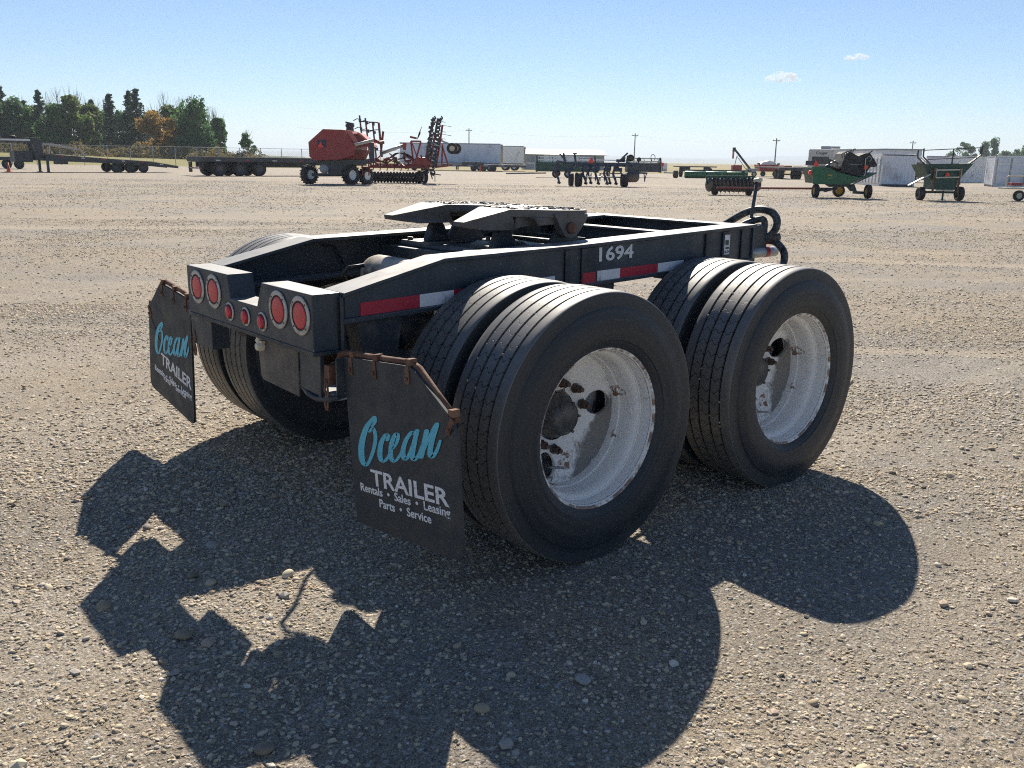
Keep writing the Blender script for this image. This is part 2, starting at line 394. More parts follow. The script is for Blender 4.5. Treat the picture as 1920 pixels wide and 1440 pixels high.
# roadside bank behind the fence on the left
def bank_h(X, Y):
    t = np.clip((X+110)/75, 0, 1); top = 1.9*(1-t)+.25*t
    e0 = 119+18*t; return np.clip((Y-e0)/22, 0, 1)*top - .05
bank = obj('roadside_bank', grid_mesh('roadside_bank', np.linspace(-190, -34, 60), np.linspace(116.5, 330, 80), lambda X, Y: np.where(X > -36, -.07, bank_h(X, Y)), M['grass']))
tag(bank, kind='structure')

# ------------------------------------------------------------------ loose stones
def stone_colour(n, fac):
    return ramp(n, fac, [(0, (.12, .115, .11)), (.14, (.26, .215, .155)), (.34, (.47, .375, .24)), (.48, (.34, .345, .35)), (.60, (.56, .465, .31)), (.82, (.66, .585, .43)), (.91, (.48, .34, .27)), (1, (.82, .77, .66))])
def stone_mat(name, attr):
    m, n, b = newmat(name)
    if attr:
        f_ = N(n, 'ShaderNodeAttribute', attribute_name='tone'); f_.attribute_type = 'INSTANCER'; f = f_.outputs['Fac']
    else: f = n.nodes.new('ShaderNodeObjectInfo').outputs['Random']
    c = stone_colour(n, f); c.color_ramp.interpolation = 'LINEAR'
    v = coords(n); sp = noise(n, v, 60, 4, .7)
    d = mixc(n, ramp(n, sp, [(.42, 0), (.62, .55)]).outputs[0], c.outputs[0], (.44, .35, .23))
    n.links.new(d, b.inputs['Base Color']); b.inputs['Roughness'].default_value = .7; b.inputs['Specular IOR Level'].default_value = .35
    bump(n, b, sp, .3, .003); return m
M['stone'] = stone_mat('stone', False); M['pebbles'] = stone_mat('loose_pebbles', True)
def ico(sub):
    bm = bmesh.new(); bmesh.ops.create_icosphere(bm, subdivisions=sub, radius=1); bm.verts.ensure_lookup_table()
    v = np.array([p.co[:] for p in bm.verts]); f = np.array([[q.index for q in p.verts] for p in bm.faces]); bm.free(); return v, f
V0, F0 = ico(1)
rs = np.random.RandomState(11)
def shape_of(base, k):
    r = np.random.RandomState(k); u = r.normal(size=(6, 3)); u /= np.linalg.norm(u, axis=1)[:, None]
    v = base.copy(); dd = .62+r.rand(6)*.4
    for q in range(6):                       # flat facets cut from a round cobble
        p = v@u[q]; ov = np.clip(p-dd[q], 0, None); v = v-ov[:, None]*u[q]*.85
    return v*np.array([1, .72+.25*r.rand(), .42+.2*r.rand()])
def pebble_mesh(n_, lat_r, dep_r, size_r, seed, patch, power=2.2):
    r = np.random.RandomState(seed)
    a = r.uniform(*lat_r, n_*3); b = r.uniform(*dep_r, n_*3)
    d = vnoise(a*patch+31, b*patch+17)+.5*vnoise(a*patch*3, b*patch*3+4)
    keep = r.rand(n_*3) < np.clip(.52+1.25*d, .10, 1)*(1-.85*track(a, b)); a, b = a[keep][:n_], b[keep][:n_]
    k = len(a); s = size_r[0]+(size_r[1]-size_r[0])*r.rand(k)**power
    return a, b, s, r

def gravel_points(specs):
    A = []; B = []; S = []
    for sp in specs:
        a, b, s, r = pebble_mesh(*sp); A.append(a); B.append(b); S.append(s)
    A, B, S = map(np.concatenate, (A, B, S)); k = len(A); r = np.random.RandomState(3)
    co = np.stack([CAM[0]+RT[0]*A+FW[0]*B, CAM[1]+RT[1]*A+FW[1]*B, ground_h(A, B)+S*.05], -1)
    me = bpy.data.meshes.new('gravel'); me.vertices.add(k); me.vertices.foreach_set('co', co.ravel())
    for nm, ty, dat in (('size', 'FLOAT', S), ('tone', 'FLOAT', r.rand(k))):
        at = me.attributes.new(nm, ty, 'POINT'); at.data.foreach_set('value', dat.astype(np.float32))
    rot = np.stack([r.normal(0, .22, k), r.normal(0, .22, k), r.rand(k)*2*PI], -1)
    at = me.attributes.new('turn', 'FLOAT_VECTOR', 'POINT'); at.data.foreach_set('vector', rot.astype(np.float32).ravel())
    me.materials.append(M['pebbles']); return me
def gravel_nodes(nvar=9):
    g = bpy.data.node_groups.new('gravel_scatter', 'GeometryNodeTree')
    g.interface.new_socket('Geometry', in_out='INPUT', socket_type='NodeSocketGeometry'); g.interface.new_socket('Geometry', in_out='OUTPUT', socket_type='NodeSocketGeometry')
    gi = g.nodes.new('NodeGroupInput'); go = g.nodes.new('NodeGroupOutput'); L = g.links.new
    m2p = g.nodes.new('GeometryNodeMeshToPoints'); L(gi.outputs[0], m2p.inputs['Mesh'])
    jn = g.nodes.new('GeometryNodeJoinGeometry')
    for q in range(nvar):
        ic = g.nodes.new('GeometryNodeMeshIcoSphere'); ic.inputs['Radius'].default_value = 1; ic.inputs['Subdivisions'].default_value = 1 if q % 3 == 0 else 2
        ps = g.nodes.new('GeometryNodeInputPosition')
        tx = g.nodes.new('ShaderNodeTexNoise'); tx.noise_dimensions = '4D'; tx.inputs['W'].default_value = q*3.7; tx.inputs['Scale'].default_value = .9; tx.inputs['Detail'].default_value = 1.5
        L(ps.outputs[0], tx.inputs['Vector'])
        sb = g.nodes.new('ShaderNodeVectorMath'); sb.operation = 'SUBTRACT'; sb.inputs[1].default_value = (.5, .5, .5); L(tx.outputs['Color'], sb.inputs[0])
        sc = g.nodes.new('ShaderNodeVectorMath'); sc.operation = 'SCALE'; sc.inputs['Scale'].default_value = 1.5; L(sb.outputs[0], sc.inputs[0])
        sp = g.nodes.new('GeometryNodeSetPosition'); L(ic.outputs['Mesh'], sp.inputs['Geometry']); L(sc.outputs[0], sp.inputs['Offset'])
        tr = g.nodes.new('GeometryNodeTransform'); rr = random.Random(q); tr.inputs['Scale'].default_value = (1, rr.uniform(.6, .9), rr.uniform(.30, .55)); L(sp.outputs[0], tr.inputs['Geometry'])
        sh = g.nodes.new('GeometryNodeSetShadeSmooth'); sh.inputs['Shade Smooth'].default_value = q % 3 == 1; L(tr.outputs[0], sh.inputs['Geometry'])
        sm = g.nodes.new('GeometryNodeSetMaterial'); sm.inputs['Material'].default_value = M['pebbles']; L(sh.outputs[0], sm.inputs['Geometry'])
        ti = g.nodes.new('GeometryNodeGeometryToInstance'); L(sm.outputs[0], ti.inputs[0]); L(ti.outputs[0], jn.inputs[0])
    def attr(nm, ty):
        x = g.nodes.new('GeometryNodeInputNamedAttribute'); x.data_type = ty; x.inputs['Name'].default_value = nm; return x.outputs['Attribute']
    ip = g.nodes.new('GeometryNodeInstanceOnPoints'); L(m2p.outputs[0], ip.inputs['Points']); L(jn.outputs[0], ip.inputs['Instance'])
    ip.inputs['Pick Instance'].default_value = True
    rv = g.nodes.new('FunctionNodeRandomValue'); rv.data_type = 'INT'; rv.inputs[4].default_value = 0; rv.inputs[5].default_value = nvar-1
    L(rv.outputs[2], ip.inputs['Instance Index'])
    er = g.nodes.new('FunctionNodeEulerToRotation'); L(attr('turn', 'FLOAT_VECTOR'), er.inputs[0]); L(er.outputs[0], ip.inputs['Rotation']); L(attr('size', 'FLOAT'), ip.inputs['Scale'])
    L(ip.outputs[0], go.inputs[0]); return g
peb = obj('gravel', gravel_points([
    (150000, (-2.9, 3.1), (1.15, 4.3), (.0018, .0100), 1, 1.1, 4.2),
    (150000, (-5.4, 6.4), (3.6, 9.0), (.0035, .016), 4, .9, 4.2),
    (4200, (-2.9, 3.1), (1.15, 4.8), (.0060, .0150), 6, 1.3, 3.2),
    (4500, (-8.5, 9.5), (1.2, 14), (.008, .020), 2, .7, 3.0),
    (90000, (-13, 14), (8.5, 21), (.006, .021), 3, .5, 3.6),
    (75000, (-32, 34), (20, 55), (.010, .036), 5, .25, 3.4)]))
md = peb.modifiers.new('scatter', 'NODES'); md.node_group = gravel_nodes()
tag(peb, 'loose grey, tan and bluish pebbles scattered over the yard', 'gravel', kind='stuff')
stone_me = []
for i in range(14):
    mb = MB(); sv = shape_of(ico(2)[0], 100+i) if i % 3 else shape_of(V0, 140+i); sf = ico(2)[1] if i % 3 else F0
    mb.add([tuple(p) for p in sv], [tuple(int(q) for q in f) for f in sf], i % 3 == 1); stone_me.append(mb.mesh('stone', M['stone']))
a, b, s, r = pebble_mesh(290, (-2.7, 3.0), (1.3, 5.4), (.011, .028), 21, 1.1, 2.4)
for i in range(len(a)):
    p = far(a[i], b[i], float(ground_h(a[i], b[i]))+s[i]*.22)
    if -.9 < p.x < 1.9 and -1.25 < p.y < 1.25 and (abs(p.y) > .55): continue
    obj('stone', stone_me[i % 14], yard, p, (r.normal(0, .25), r.normal(0, .25), r.rand()*6.28), (s[i],)*3)
# the few bigger cobbles near the front edge of the picture and the flat pale slab behind the wheels
for lt, dp, sz, k in ((-1.02, 2.56, .052, 1), (-.93, 2.52, .04, 3), (.22, 2.35, .042, 4), (.35, 3.62, .04, 2), (-2.2, 2.55, .05, 5), (-.62, 2.02, .045, 7), (-2.05, 3.05, .055, 8), (.0, 2.05, .04, 9)):
    obj('stone', stone_me[k], yard, far(lt, dp, float(ground_h(lt, dp))+sz*.2), (.1, .15, k*1.3), (sz*.62,)*3)
mb = MB(); mb.prism([(-.3, -.1), (-.1, -.17), (.22, -.13), (.31, .02), (.15, .14), (-.2, .13)], 'z', -.03, .018)
M['slab'] = paint('pale_flat_rock', (.40, .34, .25), .85, wscale=8, bmp=.4, bscale=30)
sl_ = mb.build('stone', M['slab'], yard, .006); sl_.location = far(2.15, 6.05, .0); sl_.rotation_euler = (0, 0, .2)
# ------------------------------------------------------------------ the tandem dolly
dolly = thing('trailer_dolly', 'black tandem-axle trailer dolly with eight wheels and a fifth-wheel plate, parked on gravel', 'trailer', (0, 0, 0))
AXZ, TR = .505, .515

def tyre_mat():
    m, n, b = newmat('truck_tyre_rubber'); v = coords(n)
    sx = n.nodes.new('ShaderNodeSeparateXYZ'); n.links.new(v, sx.inputs[0])
    at = N(n, 'ShaderNodeMath', operation='ARCTAN2'); n.links.new(sx.outputs[2], at.inputs[0]); n.links.new(sx.outputs[0], at.inputs[1])
    r2 = n.nodes.new('ShaderNodeVectorMath'); r2.operation = 'LENGTH'
    cx = n.nodes.new('ShaderNodeCombineXYZ'); n.links.new(sx.outputs[0], cx.inputs[0]); n.links.new(sx.outputs[2], cx.inputs[1]); n.links.new(cx.outputs[0], r2.inputs[0])
    # wavy sipes across the ribs
    wv = N(n, 'ShaderNodeMath', operation='SINE'); w1 = N(n, 'ShaderNodeMath', operation='MULTIPLY'); w1.inputs[1].default_value = 150
    n.links.new(sx.outputs[1], w1.inputs[0]); n.links.new(w1.outputs[0], wv.inputs[0])
    ph = N(n, 'ShaderNodeMath', operation='MULTIPLY_ADD'); ph.inputs[1].default_value = .16
    n.links.new(wv.outputs[0], ph.inputs[0])
    tn = N(n, 'ShaderNodeMath', operation='MULTIPLY'); tn.inputs[1].default_value = 62/(2*PI); n.links.new(at.outputs[0], tn.inputs[0])
    n.links.new(tn.outputs[0], ph.inputs[2])
    fr = N(n, 'ShaderNodeMath', operation='FRACT'); n.links.new(ph.outputs[0], fr.inputs[0])
    lt = N(n, 'ShaderNodeMath', operation='LESS_THAN'); lt.inputs[1].default_value = .085; n.links.new(fr.outputs[0], lt.inputs[0])
    ay = N(n, 'ShaderNodeMath', operation='ABSOLUTE'); n.links.new(sx.outputs[1], ay.inputs[0])
    inr = N(n, 'ShaderNodeMath', operation='LESS_THAN'); inr.inputs[1].default_value = .079; n.links.new(ay.outputs[0], inr.inputs[0])
    tr = N(n, 'ShaderNodeMath', operation='GREATER_THAN'); tr.inputs[1].default_value = .507; n.links.new(r2.outputs['Value'], tr.inputs[0])
    k = N(n, 'ShaderNodeMath', operation='MULTIPLY'); n.links.new(lt.outputs[0], k.inputs[0]); n.links.new(inr.outputs[0], k.inputs[1])
    k2 = N(n, 'ShaderNodeMath', operation='MULTIPLY'); n.links.new(k.outputs[0], k2.inputs[0]); n.links.new(tr.outputs[0], k2.inputs[1])
    a1 = noise(n, v, 5, 5, .6); a2 = noise(n, v, 45, 4, .7)
    mp = n.nodes.new('ShaderNodeCombineXYZ'); q = N(n, 'ShaderNodeMath', operation='MULTIPLY'); q.inputs[1].default_value = 60; n.links.new(r2.outputs['Value'], q.inputs[0]); n.links.new(q.outputs[0], mp.inputs[0]); n.links.new(at.outputs[0], mp.inputs[1])
    ring = noise(n, mp.outputs[0], .9, 4, .6)
    side = mixc(n, ramp(n, ring, [(.38, 0), (.62, 1)]).outputs[0], (.019, .027, .036), (.032, .039, .046))
    side = mixc(n, ramp(n, a1, [(.50, 0), (.74, .5)]).outputs[0], side, (.052, .054, .056))
    # road-worn tread is greyer with dust; scuffed dusty outer edge
    trd = mixc(n, a2, (.10, .10, .10), (.17, .165, .155))
    base = mixc(n, tr.outputs[0], side, trd)
    sh = ramp(n, r2.outputs['Value'], [(.0, 0), (.462, 0), (.50, .5)]); sh2 = N(n, 'ShaderNodeMath', operation='MULTIPLY'); n.links.new(sh.outputs[0], sh2.inputs[0]); n.links.new(a1, sh2.inputs[1])
    base = mixc(n, sh2.outputs[0], base, (.085, .083, .08))
    base = mixc(n, ramp(n, a2, [(.74, 0), (.77, .8)]).outputs[0], base, (.3, .29, .27))
    base = mixc(n, k2.outputs[0], base, (.006, .006, .007))
    n.links.new(base, b.inputs['Base Color'])
    n.links.new(ramp(n, a1, [(.3, .44), (.7, .6)]).outputs[0], b.inputs['Roughness']); n.links.new(ramp(n, tr.outputs[0], [(.4, .38), (.6, .95)]).outputs[0], b.inputs['Specular IOR Level'])
    hgt = N(n, 'ShaderNodeMath', operation='MULTIPLY_ADD'); hgt.inputs[1].default_value = -1; n.links.new(k2.outputs[0], hgt.inputs[0])
    hh = N(n, 'ShaderNodeMath', operation='MULTIPLY_ADD'); hh.inputs[1].default_value = .25; n.links.new(a2, hh.inputs[0]); n.links.new(ring, hh.inputs[2])
    h3 = N(n, 'ShaderNodeMath', operation='MULTIPLY'); h3.inputs[1].default_value = .25; n.links.new(hh.outputs[0], h3.inputs[0])
    n.links.new(h3.outputs[0], hgt.inputs[2]); bump(n, b, hgt.outputs[0], .5, .006)
    return m
M['tyre'] = tyre_mat()
_n = M['lens'].node_tree; _vo = _n.nodes.new('ShaderNodeTexVoronoi'); _vo.inputs['Scale'].default_value = 190; _n.links.new(coords(_n), _vo.inputs['Vector'])
bump(_n, _n.nodes['Principled BSDF'], _vo.outputs['Distance'], .6, .002)
def rim_mat(name, mud):
    m, n, b = newmat(name); v = coords(n)
    sx = n.nodes.new('ShaderNodeSeparateXYZ'); n.links.new(v, sx.inputs[0])
    cx = n.nodes.new('ShaderNodeCombineXYZ'); n.links.new(sx.outputs[0], cx.inputs[0]); n.links.new(sx.outputs[2], cx.inputs[1])
    rl = n.nodes.new('ShaderNodeVectorMath'); rl.operation = 'LENGTH'; n.links.new(cx.outputs[0], rl.inputs[0])
    a = noise(n, v, 7, 6, .7); f = noise(n, v, 70, 5, .75); g = noise(n, v, 3.2, 5, .6)
    base = mixc(n, g, (.78, .765, .72), (.88, .87, .85))
    gk = N(n, 'ShaderNodeMath', operation='MULTIPLY'); n.links.new(ramp(n, f, [(.5, 0), (.56, 1)]).outputs[0], gk.inputs[0])
    n.links.new(ramp(n, g, [(.48, 0), (.70, .55)]).outputs[0], gk.inputs[1])
    base = mixc(n, gk.outputs[0], base, (.26, .23, .20))
    base = mixc(n, ramp(n, a, [(.635, 0), (.66, .95)]).outputs[0], base, (.20, .085, .035))
    # rusty rolled lip
    lip = N(n, 'ShaderNodeMath', operation='GREATER_THAN'); lip.inputs[1].default_value = .2965; n.links.new(rl.outputs['Value'], lip.inputs[0])
    lk = N(n, 'ShaderNodeMath', operation='MULTIPLY'); n.links.new(lip.outputs[0], lk.inputs[0]); n.links.new(ramp(n, noise(n, v, 16, 5, .7), [(.44, 0), (.56, .9)]).outputs[0], lk.inputs[1])
    base = mixc(n, lk.outputs[0], base, (.16, .085, .05))
    if mud:
        # peeled patch and caked dirt on one side of the disc
        d1 = noise(n, v, 9, 5, .65)
        s_ = N(n, 'ShaderNodeMath', operation='MULTIPLY_ADD'); s_.inputs[1].default_value = 3.4; s_.inputs[2].default_value = -.16; n.links.new(sx.outputs[0], s_.inputs[0])
        t_ = N(n, 'ShaderNodeMath', operation='MULTIPLY_ADD'); t_.inputs[1].default_value = -2.6; n.links.new(sx.outputs[2], t_.inputs[0]); n.links.new(s_.outputs[0], t_.inputs[2])
        u_ = N(n, 'ShaderNodeMath', operation='MULTIPLY_ADD'); u_.inputs[1].default_value = .55; n.links.new(d1, u_.inputs[0]); n.links.new(t_.outputs[0], u_.inputs[2])
        base = mixc(n, ramp(n, u_.outputs[0], [(.80, 0), (.86, .5), (.90, .95)]).outputs[0], base, mixc(n, f, (.13, .12, .11), (.22, .20, .175)))
        base = mixc(n, ramp(n, d1, [(.60, 0), (.70, .55)]).outputs[0], base, (.19, .165, .14))
    n.links.new(base, b.inputs['Base Color']); b.inputs['Roughness'].default_value = .5
    bump(n, b, f, .18, .003); return m
M['rim'] = rim_mat('dirty_white_rim', False); M['disc'] = rim_mat('caked_white_wheel_disc', True)

# tyre
g = .0135
def tread(side):
    pts = []
    for yc in (-.082, -.029, .029, .082):
        w2 = .0058
        pts += [(yc-w2, TR), (yc-w2*.7, TR-g), (yc+w2*.7, TR-g), (yc+w2, TR)]
    return pts
prof = [(-.108, .292), (-.118, .302), (-.128, .312), (-.137, .335), (-.1405, .338), (-.145, .37), (-.1465, .40), (-.144, .43), (-.1405, .438), (-.140, .441), (-.137, .455), (-.1345, .458), (-.134, .462), (-.1325, .48), (-.1318, .494), (-.1312, .5055), (-.1300, .5090), (-.1270, .5108), (-.112, .5130)]
prof = prof + tread(0) + [(-a_, b_) for a_, b_ in prof[::-1]]
mb = MB(); mb.lathe(prof, 144); ME_TYRE = mb.mesh('tyre', M['tyre'], 28)
# rim barrel (outer face towards -y)
mb = MB(); mb.lathe([(-.100, .318), (-.114, .3185), (-.121, .314), (-.1225, .307), (-.119, .299), (-.112, .2945), (-.106, .2915), (-.070, .2885), (-.064, .288), (-.062, .2845), (-.059, .2845), (-.056, .280), (-.045, .270), (-.020, .2665), (.01, .265), (.025, .2635), (.028, .259), (.033, .2585), (.052, .2565), (.10, .2565), (.118, .292), (.125, .308), (.118, .3185), (.105, .318), (.095, .29), (.06, .283), (-.06, .296)], 96, close=True)
ME_RIM = mb.mesh('wheel', M['rim'], 40)
# wheel disc with hand holes
def wheel_disc():
    mb = MB(); ri, ro, hr, hc, nh = .100, .2568, .050, .198, 3
    def dep(r): return .062+.060*max(0, min(1, (ro-r)/(ro-ri)))**.75
    K = 72
    for h in range(nh):
        a0 = 2*PI*h/nh; loops = []
        for q in range(K):
            an = 2*PI*q/K; ux, uy = math.cos(an), math.sin(an); c = (hc, 0)
            lo, hi = 0.0, .6
            for _ in range(30):
                md = (lo+hi)/2; x, y = c[0]+ux*md, c[1]+uy*md; rr = math.hypot(x, y)
                ok = ri < rr < ro and abs(math.atan2(y, x)) < PI/nh
                lo, hi = (md, hi) if ok else (lo, md)
            R = lo
            loops.append([(c[0]+ux*t, c[1]+uy*t) for t in (hr-.001, hr, hr+.006, hr+(R-hr)*.3, hr+(R-hr)*.6, R)])
        for side_, off in ((0, 0.0),):
            vs = []; fs = []
            for q in range(K):
                for i, (x, y) in enumerate(loops[q]):
                    rr = math.hypot(x, y); an = math.atan2(y, x)+a0
                    dd = dep(rr) + (.012 if i == 0 else (-.003 if i == 2 else (-.002 if i == 1 else 0)))
                    vs.append((rr*math.cos(an), dd, rr*math.sin(an)))
            for q in range(K):
                q2 = (q+1) % K
                for i in range(5): fs.append((q*6+i, q*6+i+1, q2*6+i+1, q2*6+i))
            mb.add(vs, fs, True)
    return mb.mesh('wheel_disc', M['disc'])
ME_DISC = wheel_disc()
mb = MB(); mb.lathe([(.135, .118), (.112, .118), (.104, .112), (.096, .104), (.088, .098), (.075, .096), (.068, .09), (.062, .088), (.060, .080), (.058, .078), (.056, .0)], 40)
for q in range(6): mb.cyl((.086*math.cos(q*PI/3), .062, .086*math.sin(q*PI/3)), (.086*math.cos(q*PI/3), .052, .086*math.sin(q*PI/3)), .0075, 6)
M['hub'] = paint('greasy_hub', (.05, .052, .055), .5, wear=(.13, .12, .11), wear_amt=.4, wscale=14, bmp=.2)
ME_HUB = mb.mesh('hub', M['hub'])
mb = MB(); mb.lathe([(.0, .021), (-.004, .022), (-.008, .0175), (-.030, .0165), (-.034, .013), (-.036, 0)], 6, smooth=False); mb.cyl((0, -.034, 0), (0, -.046, 0), .0095, 8)
M['nut'] = paint('rusty_wheel_nut', (.085, .05, .04), .6, wear=(.05, .045, .045), wear_amt=.3, wscale=30)
ME_NUT = mb.mesh('lug_nut', M['nut'])
mb = MB(); mb.tube([(.0, .1, 0), (.012, .07, .004), (.03, .03, .01), (.034, .02, .012)], .0055, 7); ME_VALVE = mb.mesh('valve_stem', M['galv'])
def wheel(x, y, inner, turn):
    s = -1 if y < 0 else 1
    rz = 0 if (s < 0) != inner else PI
    o = obj('wheel', ME_RIM, dolly, (x-(.05 if s > 0 else 0), y, AXZ+(.044 if s > 0 else 0)), (0, 0, rz))
    obj('tyre', ME_TYRE, o, rot=(0, turn*1.7, 0))
    obj('wheel_disc', ME_DISC, o, rot=(0, -turn, 0))
    if not inner:
        obj('hub', ME_HUB, o, scale=(.76, 1, .76))
        for q, dg in enumerate((84, 48, 122, 158, -164, -132, -98, 12)):
            an = rad(dg)
            obj('lug_nut', ME_NUT, o, (.132*math.cos(an), .109, .132*math.sin(an)), (0, -an, 0))
        obj('valve_stem', ME_VALVE, o, (.205*math.cos(turn-2.05), .0, .205*math.sin(turn-2.05)), (0, 0, 0))
    return o
SPREAD = 1.287
def tread_stones(w_, seed, n_):
    r = random.Random(seed)
    for q in range(n_):
        an = r.uniform(rad(95), rad(200)); y = r.choice((-.082, -.029, .029, .082)); s_ = r.uniform(.0045, .0075)
        obj('tread_stone', stone_me[q % 14], w_, ((TR-.002)*math.cos(an), y, (TR-.002)*math.sin(an)), (r.random()*6, r.random()*6, r.random()*6), (s_, s_, s_*1.3))
for xw, tn in ((0, rad(8)), (SPREAD, rad(28))):
    tread_stones(wheel(xw, -1.059, False, tn), int(xw*10)+3, 12); wheel(xw, 1.059, False, tn+1)
    wheel(xw, -.733, True, tn+2); wheel(xw, .733, True, tn+.5)

# frame rails: top profile rises from the bumper, kinks, then climbs slowly to the nose
TOP = [(-.715, .9985), (-.265, 1.097), (.506, 1.113), (1.779, 1.156)]
BOT = [(-.715, .903), (1.785, .980)]
def ztop(x):
    return float(np.interp(x, [p[0] for p in TOP], [p[1] for p in TOP]))
def zbot(x): return float(np.interp(x, [p[0] for p in BOT], [p[1] for p in BOT]))
for s in (-1, 1):
    rail = MB()
    web = [(x, z-.012) for x, z in TOP] + [(1.785, zbot(1.785)), (-.715, zbot(-.715))]
    rail.prism(web, 'y', s*.555, s*.567)
    tp = [(x, z) for x, z in TOP] + [(x, z-.016) for x, z in TOP[::-1]]
    rail.prism(tp, 'y', s*.438, s*.581)
    rail.prism([(-.715, zbot(-.715)), (1.785, zbot(1.785)), (1.785, zbot(1.785)-.018), (-.715, zbot(-.715)-.018)], 'y', s*.45, s*.581)
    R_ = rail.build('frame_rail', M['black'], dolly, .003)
    for x0, x1 in ((.385, .415), (.485, .575), (1.36, 1.375), (1.50, 1.56), (1.66, 1.675)):
        zt = ztop((x0+x1)/2)-.019; zb = zbot((x0+x1)/2)+.004
        st = MB(); st.bx((x0, s*.569, zb), (x1, s*.577, zt)); st.build('web_stiffener', M['blackd'], R_, .002)
# reflective tape segments on the right and left webs
def strip(par, x0, x1, zc0, zc1, h, mat, name, s=-1, yy=.5685):
    mb = MB(); mb.prism([(x0, zc0-h/2), (x1, zc1-h/2), (x1, zc1+h/2), (x0, zc0+h/2)], 'y', s*yy, s*(yy+.0012)); return mb.build(name, mat, par)
for s in (-1, 1):
    seg = [(-.640, -.378, 'r'), (-.378, -.215, 'w'), (-.215, .05, 'r'), (.05, .33, 'w')]
    for x0, x1, c in seg:
        f = lambda x: .9315+.030*(x+.66)
        strip(dolly, x0, x1, f(x0), f(x1), .049, M['tape_red' if c == 'r' else 'tape_white'], 'reflective_tape', s)
    for x0, x1, c, yy in ((.490, .570, 'r', .5775), (.592, .742, 'w', .5685), (.742, 1.008, 'r', .5685), (1.008, 1.20, 'w', .5685)):
        f = lambda x: .966+.022*(x-.6)
        strip(dolly, x0, x1, f(x0), f(x1), .047, M['tape_red' if c == 'r' else 'tape_white'], 'reflective_tape', s, yy)
# unit number
me, mn, mx = text_mesh('1694', .1, M['print_white'], bold=.0022)
sc = .228/(mx[0]-mn[0]); sz = .066/(mx[1]-mn[1])
o = obj('unit_number', me, dolly, (.600-mn[0]*sc, -.5695, 1.028-mn[1]*sz), (PI/2, -.022, 0), (sc, sz, 1)); tag(o, 'white stencilled unit number 1694')
# inspection sticker near the nose
mb = MB(); mb.bx((1.512, -.5785, 1.012), (1.556, -.5775, 1.112)); stk = mb.build('sticker', M['tape_white'], dolly); tag(stk, 'peeling white and green inspection sticker')
mb = MB(); mb.bx((1.517, -.5795, 1.06), (1.546, -.579, 1.085)); mb.bx((1.522, -.5795, 1.04), (1.552, -.579, 1.05)); mb.build('sticker_print', M['dkgreen'], stk)
me, mn, mx = text_mesh('0-77', .02, M['black']); k_ = .036/(mx[0]-mn[0]); obj('sticker_lettering', me, stk, (1.516, -.5797, 1.018), (PI/2, 0, 0), (k_, k_, 1))

# rear light box: two raised ends and a dropped centre with slanting sides
XB, XF = -.829, -.716
bumper = MB()
outl = [(.557, .792), (-.557, .792), (-.557, .9995), (-.168, .9995), (-.122, .9035), (.118, .9035), (.142, .9995), (.557, .9995)]
bumper.prism(outl, 'x', XB, XF)
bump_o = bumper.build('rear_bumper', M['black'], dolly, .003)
mb = MB(); mb.bar((XB+.004, -.563, .787), (XB+.004, .563, .787), .016, .016); mb.bar((XB, -.562, .787), (XF, -.562, .787), .014, .014); mb.bar((XB, .562, .787), (XF, .562, .787), .014, .014)
mb.build('bumper_lip', M['blackd'], bump_o, .002)
for s in (-1, 1):
    mb = MB(); mb.bar((XF+.004, s*.566, .79), (XF+.004, s*.566, .985), .014, .03); mb.build('weld_seam', M['blackd'], bump_o, .003)
def lamp(y, z, R, r, bulge, name):
    mb = MB(); mb.lathe([(0, R), (-.004, R), (-.0055, R-.003), (-.0055, r+.003), (-.003, r), (0, r)], 40, 'x', (0, 0, 0), close=True)
    o = mb.build(name, M['alu'], dolly); o.location = (XB-.001, y, z)
    mb = MB(); pr = [(-.002-bulge*math.cos(t*PI/2/6)**.5, r*math.sin(t*PI/2/6)*.985) for t in range(7)]
    mb.lathe(pr+[(0, r*.985)], 40, 'x'); mb.build('lens', M['lens'], o)
    mb = MB(); mb.lathe([(-.001, r*.975), (-.0062, r*.985), (-.0066, r+.002), (-.0062, r+.0045), (-.001, r+.005)], 40, 'x'); mb.build('grommet', M['rubber'], o)
    for q in range(4 if R > .05 else 2):
        an = PI/4+q*(PI/2 if R > .05 else PI); rr = (R+r)/2
        mb = MB(); mb.cyl((-.0055, rr*math.cos(an), rr*math.sin(an)), (-.0075, rr*math.cos(an), rr*math.sin(an)), .0035, 8)
        mb.build('screw', M['rust'], o)
for y in (.445, .276, -.306, -.473): lamp(y, .915, .072, .050, .006, 'tail_lamp')
for y in (.125, -.023, -.167): lamp(y, .850, .038, .026, .016, 'marker_lamp')
# number-plate board with its lamp, and the hanger box behind it
mb = MB(); mb.prism([(-.055, .782), (-.392, .782), (-.388, .594), (-.092, .604), (-.078, .618)], 'x', -.805, -.799); pl = mb.build('plate_board', M['plate'], dolly, .0015)
mb = MB(); mb.bx((-.83, -.118, .755), (-.806, -.098, .79)); mb.lathe([(-.835, .0), (-.835, .014), (-.82, .02), (-.806, .02)], 16, 'x', (0, -.108, .742)); mb.bx((-.826, -.135, .757), (-.807, -.081, .768)); mb.build('plate_lamp', M['cream'], pl, .002)
hb = MB()
hb.bx((-.80, -.66, .64), (-.715, -.655, .786)); hb.bx((-.80, -.56, .63), (-.79, -.395, .784)); hb.bx((-.799, -.655, .645), (-.72, -.40, .655)); hb.bar((-.803, -.555, .785), (-.803, -.552, .625), .01, .014)
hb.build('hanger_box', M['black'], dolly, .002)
mb = MB(); mb.tube([(-.79, -.40, .632), (-.798, -.45, .617), (-.80, -.52, .613), (-.798, -.60, .625), (-.79, -.66, .65)], .011, 8); mb.build('curved_tube', M['blackd'], dolly)
